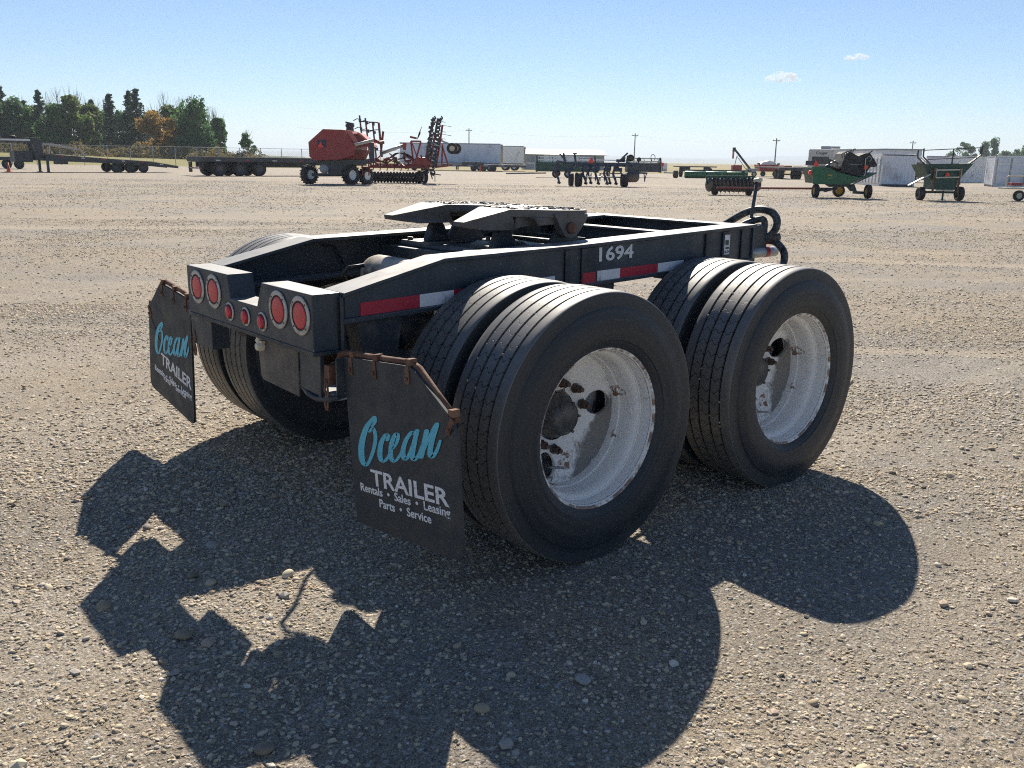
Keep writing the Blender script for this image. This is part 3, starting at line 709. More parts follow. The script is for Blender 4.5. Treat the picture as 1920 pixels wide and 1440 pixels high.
hb = MB(); hb.bx((-.80, .40, .64), (-.72, .62, .786)); hb.build('hanger_box', M['black'], dolly, .002)

# mud flaps, splayed outwards, on rusty bent bars
def arc_corner(p, a, b, r, n=4):
    p, a, b = (np.array(q, float) for q in (p, a, b)); u = (a-p)/np.linalg.norm(a-p); v = (b-p)/np.linalg.norm(b-p)
    return [tuple((1-t)**2*(p+u*r)+2*t*(1-t)*p+t*t*(p+v*r)) for t in np.linspace(0, 1, n)]
def rounded(poly, rads):
    o = []; n = len(poly)
    for i in range(n):
        if rads[i] > 0: o += arc_corner(poly[i], poly[i-1], poly[(i+1) % n], rads[i])
        else: o.append(poly[i])
    return o
def stroke_mesh(strokes, z, mat):
    """brush strokes: (points, widths); a slanted round-ended pen"""
    mb = MB()
    for si, (pts, wd) in enumerate(strokes):
        P = np.array(pts, float); P[:, 0] = P[:, 0]*.86+.15*P[:, 1]; n = len(P); out = []; W = []
        for i in range(n-1):
            p0, p1, p2, p3 = P[max(i-1, 0)], P[i], P[i+1], P[min(i+2, n-1)]
            for t in np.linspace(0, 1, 8, endpoint=(i == n-2)):
                out.append(.5*((2*p1)+(-p0+p2)*t+(2*p0-5*p1+4*p2-p3)*t*t+(-p0+3*p1-3*p2+p3)*t**3)); W.append(.88*(wd[i]*(1-t)+wd[i+1]*t))
        out = np.array(out); W = np.array(W); T = np.gradient(out, axis=0); T /= np.linalg.norm(T, axis=1)[:, None]+1e-9
        NN = np.stack([-T[:, 1], T[:, 0]], 1)
        vs = []; fs = []; zz = z+si*.00012
        for q in range(len(out)):
            vs += [(*(out[q]+NN[q]*W[q]/2), zz), (*(out[q]-NN[q]*W[q]/2), zz)]
        for q in range(len(out)-1): fs.append((2*q, 2*q+1, 2*q+3, 2*q+2))
        mb.add(vs, fs)
        for e in (0, -1):
            c = out[e]; r_ = W[e]/2
            mb.add([(c[0]+r_*math.cos(q*PI/6), c[1]+r_*math.sin(q*PI/6), zz+.00005) for q in range(12)], [tuple(range(12))])
    return mb.mesh('ocean_lettering', mat)
OC = [
    # O : tall leaning loop, heavy left side, with a hooked entry stroke
    ([(.17, .97), (.075, .80), (.022, .50), (.035, .20), (.085, .055), (.135, .10), (.19, .34), (.205, .58), (.165, .76), (.12, .70)], [.05, .075, .085, .08, .06, .045, .05, .05, .045, .04]),
    ([(.17, .97), (.185, .88), (.15, .80)], [.055, .05, .04]),
    # c
    ([(.365, .50), (.375, .58), (.335, .60), (.285, .44), (.285, .20), (.33, .10), (.385, .16), (.43, .30)], [.045, .05, .055, .065, .065, .055, .042, .036]),
    # e
    ([(.43, .30), (.485, .42), (.50, .56), (.465, .60), (.425, .44), (.425, .20), (.465, .09), (.52, .14), (.575, .30)], [.036, .04, .045, .05, .06, .062, .055, .042, .036]),
    # a
    ([(.70, .56), (.665, .60), (.605, .48), (.575, .28), (.60, .12), (.645, .16), (.70, .42)], [.05, .055, .055, .06, .058, .045, .042]),
    ([(.725, .62), (.705, .40), (.695, .18), (.72, .09), (.77, .18), (.80, .34)], [.055, .058, .06, .055, .042, .038]),
    # n
    ([(.835, .60), (.82, .36), (.80, .13)], [.055, .062, .06]),
    ([(.80, .15), (.86, .42), (.925, .64), (.945, .70)], [.04, .042, .055, .05]),
    ([(.945, .68), (.905, .38), (.90, .18), (.93, .12), (.975, .24), (1.0, .40)], [.055, .06, .06, .055, .042, .03]),
]
def flap(side, pts, hang, ocean, trailer, rent, parts, desc):
    # pts in (outward distance, height)
    poly = rounded([(side*y, z) for y, z in pts], [.0, .03, .03, .02, .045, .045])
    mb = MB(); mb.prism(poly, 'x', -.770, -.760)
    f = mb.build('mud_flap', M['flap'], dolly, .002); tag(f, desc)
    e = -.7712
    def put(me, name, p0, p1, h, mn, mx):
        # place so that the text's lower corners land on p0..p1 (y, z), upright height h
        L = math.hypot(p1[0]-p0[0], p1[1]-p0[1]); an = math.atan2(p1[1]-p0[1], -(p1[0]-p0[0]))
        sx_ = L/(mx[0]-mn[0]); sy_ = h/(mx[1]-mn[1])
        Mx = Matrix.Translation((e, p0[0], p0[1])) @ Matrix(((0, 0, -1, 0), (-1, 0, 0, 0), (0, 1, 0, 0), (0, 0, 0, 1))) @ Matrix.Rotation(an, 4, 'Z') @ Matrix.Diagonal((sx_, sy_, 1, 1)) @ Matrix.Translation((-mn[0], -mn[1], 0))
        o = bpy.data.objects.new(name, me); COL.objects.link(o); o.parent = f; o.matrix_local = Mx; return o
    me = stroke_mesh(OC, 0.0, M['print_blue']); put(me, 'ocean_lettering', *ocean, np.array([0, 0.0]), np.array([1, 1.0]))
    for txt, q, bl in (('TRAILER', trailer, .002), ('Rentals  •  Sales  •  Leasing', rent, .0018), ('Parts  •  Service', parts, .0018)):
        me, mn, mx = text_mesh(txt, .1, M['print_white'], bold=bl); put(me, 'lettering', *q, mn, mx)
    # hanger bar and its clips
    P = [Vector((-.748, side*y, z)) for y, z in hang]
    mb = MB(); mb.tube(P, .0115, 8); bar = mb.build('flap_hanger', M['rust'], dolly)
    cl = []
    for (y, z, a) in [(pts[0][0]+.05, None, 0), (pts[0][0]+.20, None, 0), (pts[1][0]-.02, None, 0), (pts[2][0]-.01, pts[2][1]+.005, 1)]:
        if z is None: z = pts[0][1]+(pts[1][1]-pts[0][1])*(y-pts[0][0])/(pts[1][0]-pts[0][0])
        mb = MB(); mb.box((-.772, side*y, z-.03), (.004, .022, .06), rx=side*.1+(-side*.6 if a else 0)); mb.box((-.755, side*y, z+.010), (.030, .024, .024), rx=side*.1); mb.cyl((-.774, side*y, z-.042), (-.781, side*y, z-.042), .007, 8)
        mb.build('flap_clip', M['rust'], f, .002)
flap(-1, [(.660, .790), (1.074, .830), (1.288, .705), (1.312, .662), (1.347, .258), (.722, .190)],
     [(.592, .70), (.590, .755), (.602, .786), (.64, .797), (.85, .815), (1.045, .834), (1.09, .822), (1.18, .762), (1.285, .695)],
     ((-.744, .402), (-1.295, .571), .176), ((-.829, .364), (-1.277, .419), .057), ((-.758, .313), (-1.283, .377), .039), ((-.878, .296), (-1.181, .333), .031),
     'black rubber mud flap with Ocean Trailer lettering in front of the near wheels')
flap(1, [(.700, .816), (1.060, .858), (1.240, .725), (1.250, .685), (1.312, .298), (.752, .205)],
     [(.60, .70), (.61, .77), (.66, .815), (.85, .845), (1.04, .868), (1.08, .86), (1.16, .80), (1.255, .715)],
     ((1.207, .478), (.70, .524), .176), ((1.128, .446), (.752, .380), .060), ((1.224, .386), (.757, .322), .041), ((1.106, .364), (.832, .323), .032),
     'black rubber mud flap with Ocean Trailer lettering on the far side')
# keeper pins dangling from the hanger sockets
for s in (-1, 1):
    mb = MB(); mb.tube([(-.80, s*.588, .70), (-.803, s*.580, .66), (-.803, s*.592, .64), (-.803, s*.578, .61), (-.803, s*.590, .585)], .0042, 6); mb.tube([(-.80, s*.592, .70), (-.803, s*.602, .65), (-.803, s*.597, .585)], .0042, 6)
    mb.box((-.775, s*.592, .715), (.05, .034, .07)); mb.build('keeper_pin', M['rust'], dolly)

# cross members, sub-frame, pedestal and fifth wheel
mb = MB(); mb.bx((1.755, -.58, .985), (1.767, .58, 1.145)); mb.bx((1.690, -.436, 1.141), (1.79, .436, 1.153)); mb.build('front_crossmember', M['black'], dolly, .003)
for x0, z0 in ((1.36, 1.118), (.93, 1.07)):
    mb = MB(); mb.bx((x0-.04, -.553, z0-.012), (x0+.04, .553, z0)); mb.bx((x0-.005, -.553, z0-.11), (x0+.005, .553, z0-.012)); mb.build('crossmember', M['black'], dolly, .002)
mb = MB(); mb.bx((.16, -.553, .965), (.78, .553, 1.045)); mb.bx((.20, -.435, 1.045), (.30, .435, 1.062)); mb.bx((.66, -.435, 1.045), (.76, .435, 1.062)); mb.build('fifth_wheel_base', M['black'], dolly, .006)
mb = MB(); mb.bx((.205, .18, 1.0625), (.37, .41, 1.0745)); mb.prism([(.30, -.30), (.62, -.22), (.66, .08), (.50, .17), (.33, .02)], 'z', 1.062, 1.078); mb.lathe([(1.078, .0), (1.092, .0), (1.092, .075), (1.078, .105)], 20, 'z', (.46, -.10, 0)); mb.cyl((.47, -.12, 1.09), (.47, -.12, 1.116), .018, 6); mb.cyl((.40, -.03, 1.09), (.40, -.03, 1.112), .012, 6); mb.cyl((.23, .37, 1.074), (.23, .37, 1.09), .014, 6)
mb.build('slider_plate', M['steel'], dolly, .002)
def fifth_wheel():
    ZT, ZR = 1.258, 1.246
    def zt(x): return ZT-.024*(x-.27)
    half = [(.268, .118), (.268, .343), (.36, .385), (.46, .42), (.56, .432), (.64, .425), (.70, .385), (.745, .30), (.765, .16), (.77, .0)]
    thr = [(.268, .118), (.36, .09), (.43, .062), (.50, .047), (.545, .03), (.555, 0)]
    mb = MB()
    for s in (-1, 1):
        # split into quads between throat and rim so the plate stays clean
        n = 14; outer = np.array(half); inner = np.array(thr)
        def samp(P, n):
            d_ = np.r_[0, np.cumsum(np.hypot(*np.diff(P, axis=0).T))]; t = np.linspace(0, d_[-1], n)
            return np.stack([np.interp(t, d_, P[:, 0]), np.interp(t, d_, P[:, 1])], 1)
        O = samp(outer[1:], n); I = samp(inner, n); vs = []; fs = []
        for q in range(n):
            for (x, y), z in ((O[q], zt(O[q][0])), (I[q], zt(I[q][0])), (I[q], zt(I[q][0])-.035), (O[q], zt(O[q][0])-.035)): vs.append((x, s*y, z))
        for q in range(n-1):
            for i in range(4): fs.append((q*4+i, q*4+(i+1) % 4, (q+1)*4+(i+1) % 4, (q+1)*4+i))
        fs.append((0, 1, 2, 3)); mb.add(vs, fs)
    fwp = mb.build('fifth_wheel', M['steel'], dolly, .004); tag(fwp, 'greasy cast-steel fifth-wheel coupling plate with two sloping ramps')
    for s in (-1, 1):
        # ramp: solid tapering horn that slopes down to the rear
        A = [(.274, s*.116, zt(.27)), (.274, s*.344, zt(.27)), (.035, s*.306, 1.206), (.035, s*.236, 1.206)]
        Bm = [(.30, s*.118, 1.172), (.30, s*.344, 1.165), (.037, s*.304, 1.186), (.037, s*.238, 1.186)]
        Cm = [(.16, s*.172, 1.168), (.16, s*.326, 1.168)]
        mb = MB(); mb.add(A+Bm+Cm, [(0, 1, 2, 3), (0, 4, 5, 1), (2, 1, 5, 9), (2, 9, 6), (3, 7, 8), (3, 8, 4, 0), (2, 6, 7, 3), (6, 9, 8, 7), (9, 5, 4, 8)])
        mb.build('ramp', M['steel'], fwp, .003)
        mb = MB(); mb.prism([(.30, 1.225), (.66, 1.22), (.69, 1.21), (.56, 1.183), (.42, 1.187), (.33, 1.178), (.285, 1.17)], 'y', s*.335, s*.352)
        mb.prism([(.35, 1.222), (.52, 1.222), (.52, 1.19), (.38, 1.185)], 'y', s*.352, s*.405); mb.build('skirt', M['steel'], fwp, .003)
        # pivot ear with pin
        mb = MB(); mb.prism(rounded([(.452, 1.236), (.668, 1.232), (.655, 1.20), (.588, 1.126), (.525, 1.126), (.478, 1.20)], [0, .01, .01, .03, .03, .02]), 'y', s*.385, s*.428)
        mb.build('pivot_ear', M['steel'], fwp, .004)
        mb = MB(); mb.lathe([(0, .0), (0, .026), (s*.012, .026), (s*.014, .02), (s*.014, 0)], 20, 'y', (.556, s*.428, 1.172)); mb.build('pivot_pin', M['rust'], fwp)
        mb = MB(); mb.prism([(.44, 1.045), (.72, 1.045), (.62, 1.16), (.595, 1.185), (.535, 1.185), (.51, 1.16)], 'y', s*.36, s*.383); mb.build('pedestal', M['dkgrey'], dolly, .003)
        mb = MB(); mb.prism([(.235, 1.075), (.375, 1.075), (.335, 1.155), (.315, 1.178), (.285, 1.178), (.262, 1.15)], 'y', s*.225, s*.275); mb.build('plate_rest', M['blackd'], dolly, .008)
    # dried grease flakes on top
    r = random.Random(4); mb = MB()
    for _ in range(260):
        x = r.uniform(.285, .74); s = r.choice((-1, 1)); lim = .05 if x > .48 else .11; y = s*r.uniform(lim+.02, np.interp(x, [p[0] for p in half[1:]], [p[1] for p in half[1:]])-.02)
        if abs(x-.42) < .07 and r.random() < .7: continue
        L = r.uniform(.006, .026); W_ = L*r.uniform(.3, .8); h = r.uniform(.001, .005); a_ = r.uniform(0, PI)
        ca, sa = math.cos(a_), math.sin(a_); z = zt(x)
        q = [(L*ca, L*sa), (-W_*sa, W_*ca), (-L*ca*.8, -L*sa*.8), (W_*sa, -W_*ca)]
        mb.add([(x+u[0], y+u[1], z-.001) for u in q]+[(x+u[0]*.6, y+u[1]*.6, z+h*(1+.5*r.random())) for u in q], [(4, 5, 6, 7), (0, 1, 5, 4), (1, 2, 6, 5), (2, 3, 7, 6), (3, 0, 4, 7)])
    o = mb.build('grease_flakes', M['grease'], fwp); o['kind'] = 'stuff'
    mb = MB(); mb.bar((.50, -.02, 1.13), (.78, -.30, 1.10), .02); mb.bx((.45, -.16, 1.13), (.62, .16, 1.20)); mb.build('jaw_lock', M['blackd'], fwp)
fifth_wheel()
# running gear
for xw in (0, SPREAD):
    mb = MB(); mb.cyl((xw, -.92, AXZ), (xw-.05, .92, AXZ+.044), .065, 20); mb.build('axle', M['blackd'], dolly)
    for s in (-1, 1):
        mb = MB(); mb.cyl((xw+.12, s*.36, .60), (xw+.30, s*.36, .64), .085, 20); mb.build('brake_chamber', M['blackd'], dolly)
        mb = MB(); mb.lathe([(s*.585, .21), (s*.80, .21), (s*.83, .20), (s*.83, .06)], 28, 'y', (xw-(.05 if s > 0 else 0), 0, AXZ+(.044 if s > 0 else 0))); mb.build('brake_drum', M['rust'], dolly)
for s in (-1, 1):
    for x0 in (-.55, .62, 1.62):
        mb = MB(); mb.prism([(x0-.10, zbot(x0)-.02), (x0+.10, zbot(x0)-.02), (x0+.06, .66), (x0-.06, .66)], 'y', s*.47, s*.56); mb.build('spring_hanger', M['blackd'], dolly, .004)
    for xw in (0, SPREAD):
        for q in range(3):
            mb = MB(); L = .55-q*.13; mb.tube([(xw-L, s*.515, .70-q*.018), (xw-L*.5, s*.515, .655-q*.016), (xw, s*.515, .635-q*.016), (xw+L*.5, s*.515, .655-q*.016), (xw+L, s*.515, .70-q*.018)], .012, 6)
            mb.build('leaf_spring', M['rust'], dolly)
# air tank, brake pot and loose line between the rails
mb = MB(); mb.lathe([(-.20, 0), (-.195, .05), (-.17, .082), (-.14, .09), (.14, .09), (.17, .082), (.195, .05), (.2, 0)], 28, 'y', (-.03, .12, .935)); M['tankc'] = paint('faded_cream_tank', (.48, .42, .34), .5, wear=(.16, .12, .09), wear_amt=.3, wscale=9); mb.build('air_tank', M['tankc'], dolly)
mb = MB(); mb.tube([(-.32, .05, .93), (-.36, .03, .975), (-.345, .0, 1.01), (-.29, -.04, 1.02)], .009, 8); mb.build('air_line', M['hose'], dolly); mb = MB(); mb.tube([(-.32, .05, .93), (-.2, .2, .9), (0, .35, .92)], .008, 6); mb.build('air_line', M['hose'], dolly); mb = MB(); mb.tube([(-.16, .55, 1.05), (-.10, .54, 1.045), (-.06, .53, .96)], .005, 6); mb.build('air_line', M['hose'], dolly)
mb = MB(); mb.lathe([(.905, .0), (.905, .10), (.93, .105), (.94, .095), (.94, .0)], 24, 'z', (-.46, -.22, 0)); mb.build('spring_brake', M['rust'], dolly)
# nose: hose loops, staff with a pale cap, junction box and cylinder
def hose_mat():
    m, n, b = newmat('taped_hose'); v = coords(n)
    wv = n.nodes.new('ShaderNodeTexNoise'); wv.inputs['Scale'].default_value = 22; wv.inputs['Detail'].default_value = 3; n.links.new(v, wv.inputs['Vector'])
    c = ramp(n, wv.outputs['Fac'], [(.40, (.014, .016, .019)), (.50, (.03, .034, .038)), (.56, (.12, .13, .135)), (.62, (.02, .022, .024)), (.72, (.20, .21, .21))])
    n.links.new(c.outputs[0], b.inputs['Base Color']); b.inputs['Roughness'].default_value = .5; return m
M['taped'] = hose_mat()
def smooth(pts, k=6):
    P = [Vector(p) for p in pts]; o = []
    for i in range(len(P)-1):
        p0, p1, p2, p3 = P[max(i-1, 0)], P[i], P[i+1], P[min(i+2, len(P)-1)]
        for q in range(k):
            t = q/k; o.append(.5*((2*p1)+(p2-p0)*t+(2*p0-5*p1+4*p2-p3)*t*t+(3*p1-p0-3*p2+p3)*t**3))
    o.append(P[-1]); return o
mb = MB(); mb.tube(smooth([(1.90, -.20, 1.08), (1.93, -.30, 1.15), (1.95, -.385, 1.202), (1.96, -.465, 1.224), (1.97, -.535, 1.214), (1.97, -.575, 1.175), (1.965, -.575, 1.125), (1.95, -.55, 1.09), (1.92, -.50, 1.06)]), .021, 10); mb.build('hose', M['taped'], dolly)
mb = MB(); mb.tube(smooth([(1.80, -.40, 1.10), (1.87, -.46, 1.155), (1.92, -.52, 1.175), (1.93, -.53, 1.13)]), .018, 10); mb.build('hose', M['taped'], dolly)
mb = MB(); mb.tube(smooth([(1.80, -.455, 1.02), (1.90, -.51, 1.055), (2.0, -.58, 1.085)]), .022, 10); mb.build('hose', M['taped'], dolly); mb = MB(); mb.tube(smooth([(1.92, -.50, 1.05), (1.97, -.555, 1.06), (1.99, -.60, 1.03), (1.98, -.635, .985), (1.95, -.64, .93), (1.90, -.60, .90)]), .02, 10); mb.build('hose', M['taped'], dolly)
mb = MB(); mb.tube([(1.90, -.455, 1.02), (1.90, -.462, 1.20), (1.90, -.478, 1.372)], .0095, 8); stf = mb.build('staff', M['black'], dolly)
mb = MB(); mb.cyl((1.90, -.462, 1.378), (1.90, -.506, 1.382), .011, 12); mb.build('staff_cap', M['cream'], stf)
mb = MB(); mb.bx((1.80, -.545, 1.0), (1.94, -.43, 1.148)); mb.build('junction_box', M['black'], dolly, .006)
mb = MB(); mb.cyl((1.79, -.53, 1.0), (2.02, -.545, 1.0), .028, 20); cy_ = mb.build('air_cylinder', M['galv'], dolly)
mb = MB(); mb.lathe([(-.03, .0285), (.03, .0285)], 20, 'x', (1.95, -.54, 1.0)); mb.build('red_band', M['tape_red'], cy_)
# towing nose below, mostly hidden
mb = MB(); mb.prism([(1.79, .93), (2.45, .90), (2.45, .80), (1.79, .80)], 'y', -.12, .12); mb.build('tow_tongue', M['black'], dolly, .006)
mb = MB(); mb.cyl((2.1, 0, .0), (2.1, 0, .82), .045, 14); mb.lathe([(0, 0), (0, .12), (.02, .12), (.02, 0)], 18, 'z', (2.1, 0, 0)); mb.build('landing_leg', M['blackd'], dolly)
# ------------------------------------------------------------------ things standing about the yard
def wheel_at(par, c, r, w, rimmat, axis='x', rim_r=.55, name='wheel', lugs=0):
    """tyre with a dished rim; axis is the direction of its axle"""
    hw = w/2
    mb = MB(); mb.lathe([(-hw*.7, r*rim_r), (-hw, r*(rim_r+.12)), (-hw, r*.84), (-hw*.82, r*.97), (0, r), (hw*.82, r*.97), (hw, r*.84), (hw, r*(rim_r+.12)), (hw*.7, r*rim_r)], 26, axis, (0, 0, 0))
    o = mb.build(name, M['rubber'], par); o.location = c
    if lugs:
        lg = MB()
        for q in range(lugs):
            a = 2*PI*q/lugs
            for s in (-1, 1):
                p = (s*hw*.48, (r+.012)*math.cos(a+s*.06), (r+.012)*math.sin(a+s*.06)) if axis == 'x' else ((r+.012)*math.cos(a+s*.06), s*hw*.48, (r+.012)*math.sin(a+s*.06))
                if axis == 'x': lg.box(p, (hw*.95, .05, .045), rx=a, rz=0)
                else: lg.box(p, (.045, hw*.95, .05), ry=-a)
        g_ = lg.build('tread_lugs', M['rubber'], o); g_['kind'] = 'stuff'
    mb = MB(); mb.lathe([(-hw*.72, r*rim_r), (-hw*.5, r*rim_r*.93), (-hw*.3, r*rim_r*.4), (-hw*.42, r*.1), (-hw*.42, 0)], 20, axis); mb.lathe([(hw*.72, r*rim_r), (hw*.5, r*rim_r*.93), (hw*.3, r*rim_r*.4), (hw*.42, r*.1), (hw*.42, 0)], 20, axis)
    mb.build('rim', rimmat, o)
    return o
def part(par, name, mat, fn, bevel=0.0):
    mb = MB(); fn(mb); return mb.build(name, mat, par, bevel)
def smv(par, c, s=.4, face=-1):
    mb = MB(); mb.prism([(-s/2, 0), (s/2, 0), (s/2*.92, s*.12), (s*.07, s*.86), (-s*.07, s*.86), (-s/2*.92, s*.12)], 'y', -.006, .006)
    o = mb.build('slow_vehicle_sign', M['smv'], par); o.location = c; return o

# 1. gooseneck flat-deck trailer with a dovetail, far left
A45 = rad(42)
t = yardthing('gooseneck_trailer', 'black gooseneck equipment trailer with sloping dovetail, at the left in front of the chain-link fence', 'trailer', -27.7, 76.3, A45)
# local x along the bed towards its tail end at 0; width along y 0..2.45
def deckz(x): return float(np.interp(x, [-10, -5.5, -2.2, 0], [1.32, 1.02, .84, .50]))
for y in (.0, 2.4):
    part(t, 'side_beam', M['dkgrey'], lambda m: m.prism([(-10, deckz(-10)), (-2.2, deckz(-2.2)), (0, deckz(0)), (0, .36), (-2.2, .56), (-5.5, .72), (-10, .86)], 'y', y, y+.09))
xs_ = [-10, -7, -5.5, -3.8, -2.2, -1.1, 0]
for i in range(len(xs_)-1):
    part(t, 'deck_panel', M['wood'], lambda m: m.prism([(xs_[i]+.01, deckz(xs_[i])+.005), (xs_[i+1]-.01, deckz(xs_[i+1])+.005), (xs_[i+1]-.01, deckz(xs_[i+1])+.05), (xs_[i]+.01, deckz(xs_[i])+.05)], 'y', .0, 2.49))
for k in range(3):
    for y in (.1, 2.3):
        wheel_at(t, (-4.95+k*1.06, y, .40), .40, .26, M['dkgrey'], 'y')
part(t, 'toolbox', M['dkgrey'], lambda m: m.bx((-9.4, -.03, .62), (-8.5, .45, 1.16)))
for x, y in ((-9.9, .12), (-9.9, 2.3)):
    part(t, 'jack_leg', M['dkgrey'], lambda m: (m.bx((x-.08, y-.08, .05), (x+.08, y+.08, 1.35)), m.bx((x-.16, y-.16, 0), (x+.16, y+.16, .05))))
part(t, 'neck_upright', M['dkgrey'], lambda m: (m.prism([(-10.05, .9), (-10.1, 2.25), (-10.55, 2.55), (-10.8, 2.5), (-10.55, .9)], 'y', .35, .65), m.prism([(-10.05, .9), (-10.1, 2.25), (-10.55, 2.55), (-10.8, 2.5), (-10.55, .9)], 'y', 1.8, 2.1)))
part(t, 'neck_beam', M['dkgrey'], lambda m: (m.bx((-13.4, .4, 2.15), (-10.7, .6, 2.45)), m.bx((-13.4, 1.85, 2.15), (-10.7, 2.05, 2.45)), m.bx((-13.5, .3, 2.2), (-13.2, 2.1, 2.45))))
part(t, 'neck_toolbox', M['dkgrey'], lambda m: m.bx((-12, .5, .75), (-10.8, 1.9, 1.55)))
part(t, 'kingpin_post', M['dkgrey'], lambda m: m.cyl((-13.1, 1.2, .3), (-13.1, 1.2, 2.2), .14, 10))
for y in (.3, 2.1): part(t, 'ramp_frame', M['alu'], lambda m: (m.bar((-9.7, y, 1.36), (-9.55, y, 2.12), .09), m.bar((-9.55, y, 2.12), (-7.4, y, 1.75), .08), m.bar((-7.4, y, 1.75), (-7.15, y, 1.2), .09)))
part(t, 'ramp_rung', M['alu'], lambda m: (m.bar((-9.55, .3, 2.12), (-9.55, 2.1, 2.12), .07), m.bar((-7.4, .3, 1.75), (-7.4, 2.1, 1.75), .07), m.bar((-8.5, .3, 1.93), (-8.5, 2.1, 1.93), .05)))
for k in range(6):
    x = -9+k*1.5; part(t, 'side_marker', M['tape_white'] if k % 2 else M['tape_red'], lambda m: m.bx((x, -.006, deckz(x)-.10), (x+.25, .0, deckz(x)-.03)))
# loaded item on the neck
part(t, 'spare_tyre', M['rubber'], lambda m: m.lathe([(2.47, .25), (2.47, .42), (2.55, .48), (2.67, .42), (2.67, .25)], 22, 'z', (-12.1, 1.2, 0)))
part(t, 'light_bar', M['tape_white'], lambda m: m.bx((-13.4, .28, 2.28), (-10.9, .295, 2.40)))

# dark flat trailer just behind the gooseneck's jacks, cut by the left edge of the picture
t = yardthing('flat_trailer', 'low dark flat trailer behind the gooseneck, cut off by the left edge', 'trailer', -46.5, 82.0, 0)
part(t, 'deck', M['dkgrey'], lambda m: m.bx((-6, 0, .75), (3.2, 2.4, 1.05)), .02)
for x in (1.4, 2.5): wheel_at(t, (x, .3, .42), .42, .28, M['dkgrey'], 'y')

# traffic cones
def cone(lat, D, label, h=.72):
    t = yardthing('traffic_cone', label, 'cone', lat, D, 0, 'orange cones on the gravel')
    part(t, 'cone_body', M['orange'], lambda m: m.lathe([(.03, .15), (h, .03), (h, 0)], 18, 'z'))
    part(t, 'cone_base', M['orange'], lambda m: m.box((0, 0, .02), (.40, .40, .04)), .01)
cone(-38.0, 69.5, 'orange traffic cone beside the jack of the black gooseneck trailer')
cone(-4.2, 111.5, 'small orange cone in front of the white semi-trailer')
cone(8.5, 108, 'tiny orange cone left of the blue chisel plough', .6)

# 2. flat-deck semi-trailer, rear end towards us
t = yardthing('flatdeck_semi_trailer', 'dark flat-deck semi-trailer seen from its rear corner, left of the red air cart', 'trailer', -22.1, 65.6, A45)
part(t, 'deck_frame', M['dkgrey'], lambda m: m.bx((0, 0, 1.0), (14.4, .10, 1.30)), .01)
part(t, 'deck_frame', M['dkgrey'], lambda m: m.bx((0, 2.4, 1.0), (14.4, 2.5, 1.30)), .01)
for k in range(12): part(t, 'deck_plank', M['wood'], lambda m: m.bx((.02, .01+k*.208, 1.30), (14.38, .20+k*.208, 1.345)))
part(t, 'rear_sill', M['dkgrey'], lambda m: (m.bx((-.06, 0, .98), (0, 2.5, 1.33)), m.bx((-.04, .1, .50), (.04, 2.4, .60)), m.bx((-.02, .5, .55), (.06, .6, 1.0)), m.bx((-.02, 1.9, .55), (.06, 2.0, 1.0))), .008)
for k in range(7): part(t, 'bumper_stripe', M['tape_white' if k % 2 else 'tape_red'], lambda m: m.bx((-.047, .15+k*.32, .52), (-.041, .45+k*.32, .58)))
for y in (.25, 2.25): part(t, 'mud_flap', M['rubber'], lambda m: m.bx((.05, y-.3, .25), (.07, y+.3, .95)))
for k in range(3):
    for y in (.16, .46, 2.04, 2.34): wheel_at(t, (1.3+k*1.55, y, .52), .52, .27, M['plate'], 'y')
part(t, 'main_beam', M['dkgrey'], lambda m: (m.bx((.2, .85, .62), (9.5, 1.0, 1.0)), m.bx((.2, 1.5, .62), (9.5, 1.65, 1.0)), m.bx((9.5, .85, .8), (14.2, 1.0, 1.0)), m.bx((9.5, 1.5, .8), (14.2, 1.65, 1.0))))
for y in (.6, 1.9): part(t, 'landing_leg', M['dkgrey'], lambda m: (m.bx((9.2, y-.06, .05), (9.32, y+.06, 1.0)), m.bx((9.1, y-.15, 0), (9.42, y+.15, .05)), m.bar((9.3, y, .35), (10.3, y, .98), .05)))
for k in range(6): part(t, 'side_marker', M['tape_red' if k % 2 else 'tape_white'], lambda m: m.bx((1+k*2.2, -.005, 1.08), (1.35+k*2.2, 0, 1.14)))

# 3. red air cart
t = yardthing('air_seeder_cart', 'red air-seeder tank cart with slow-vehicle triangle and big lugged tyres', 'farm machine', -9.75, 51.3)
def hopper(m):
    # cross section seen from behind, run back in depth with the front end drawn in
    sec = [(-1.48, 2.22), (-.66, 2.92), (.48, 2.90), (1.02, 2.10), (.98, 1.55), (.1, 1.30), (-1.12, 1.26), (-1.45, 1.45)]
    a = [(x, -.75, z) for x, z in sec]; b = [(x*.92+.35, 2.1, z*.97+.05) for x, z in sec]; n = len(sec)
    m.add(a+b, [tuple(range(n)), tuple(range(2*n-1, n-1, -1))]+[(i, i+n, (i+1) % n+n, (i+1) % n) for i in range(n)])
part(t, 'tank', M['red'], hopper, .03)
part(t, 'front_tank', M['salmon'], lambda m: (m.add([(.50, -.5, 2.86), (.80, -.45, 2.88), (1.30, -.4, 2.1), (.82, -.5, 2.12), (.50, 1.2, 2.86), (.80, 1.2, 2.88), (1.30, 1.2, 2.1), (.82, 1.2, 2.12)], [(0,1,2,3),(7,6,5,4),(0,4,5,1),(1,5,6,2),(2,6,7,3),(3,7,4,0)])), .01)
part(t, 'front_tank', M['salmon'], lambda m: (m.add([(1.10, -.3, 2.76), (1.25, -.3, 2.76), (2.0, -.2, 2.1), (1.52, -.3, 2.1), (1.10, 1.3, 2.76), (1.25, 1.3, 2.76), (2.0, 1.2, 2.1), (1.52, 1.2, 2.1)], [(0,1,2,3),(7,6,5,4),(0,4,5,1),(1,5,6,2),(2,6,7,3),(3,7,4,0)])), .01)
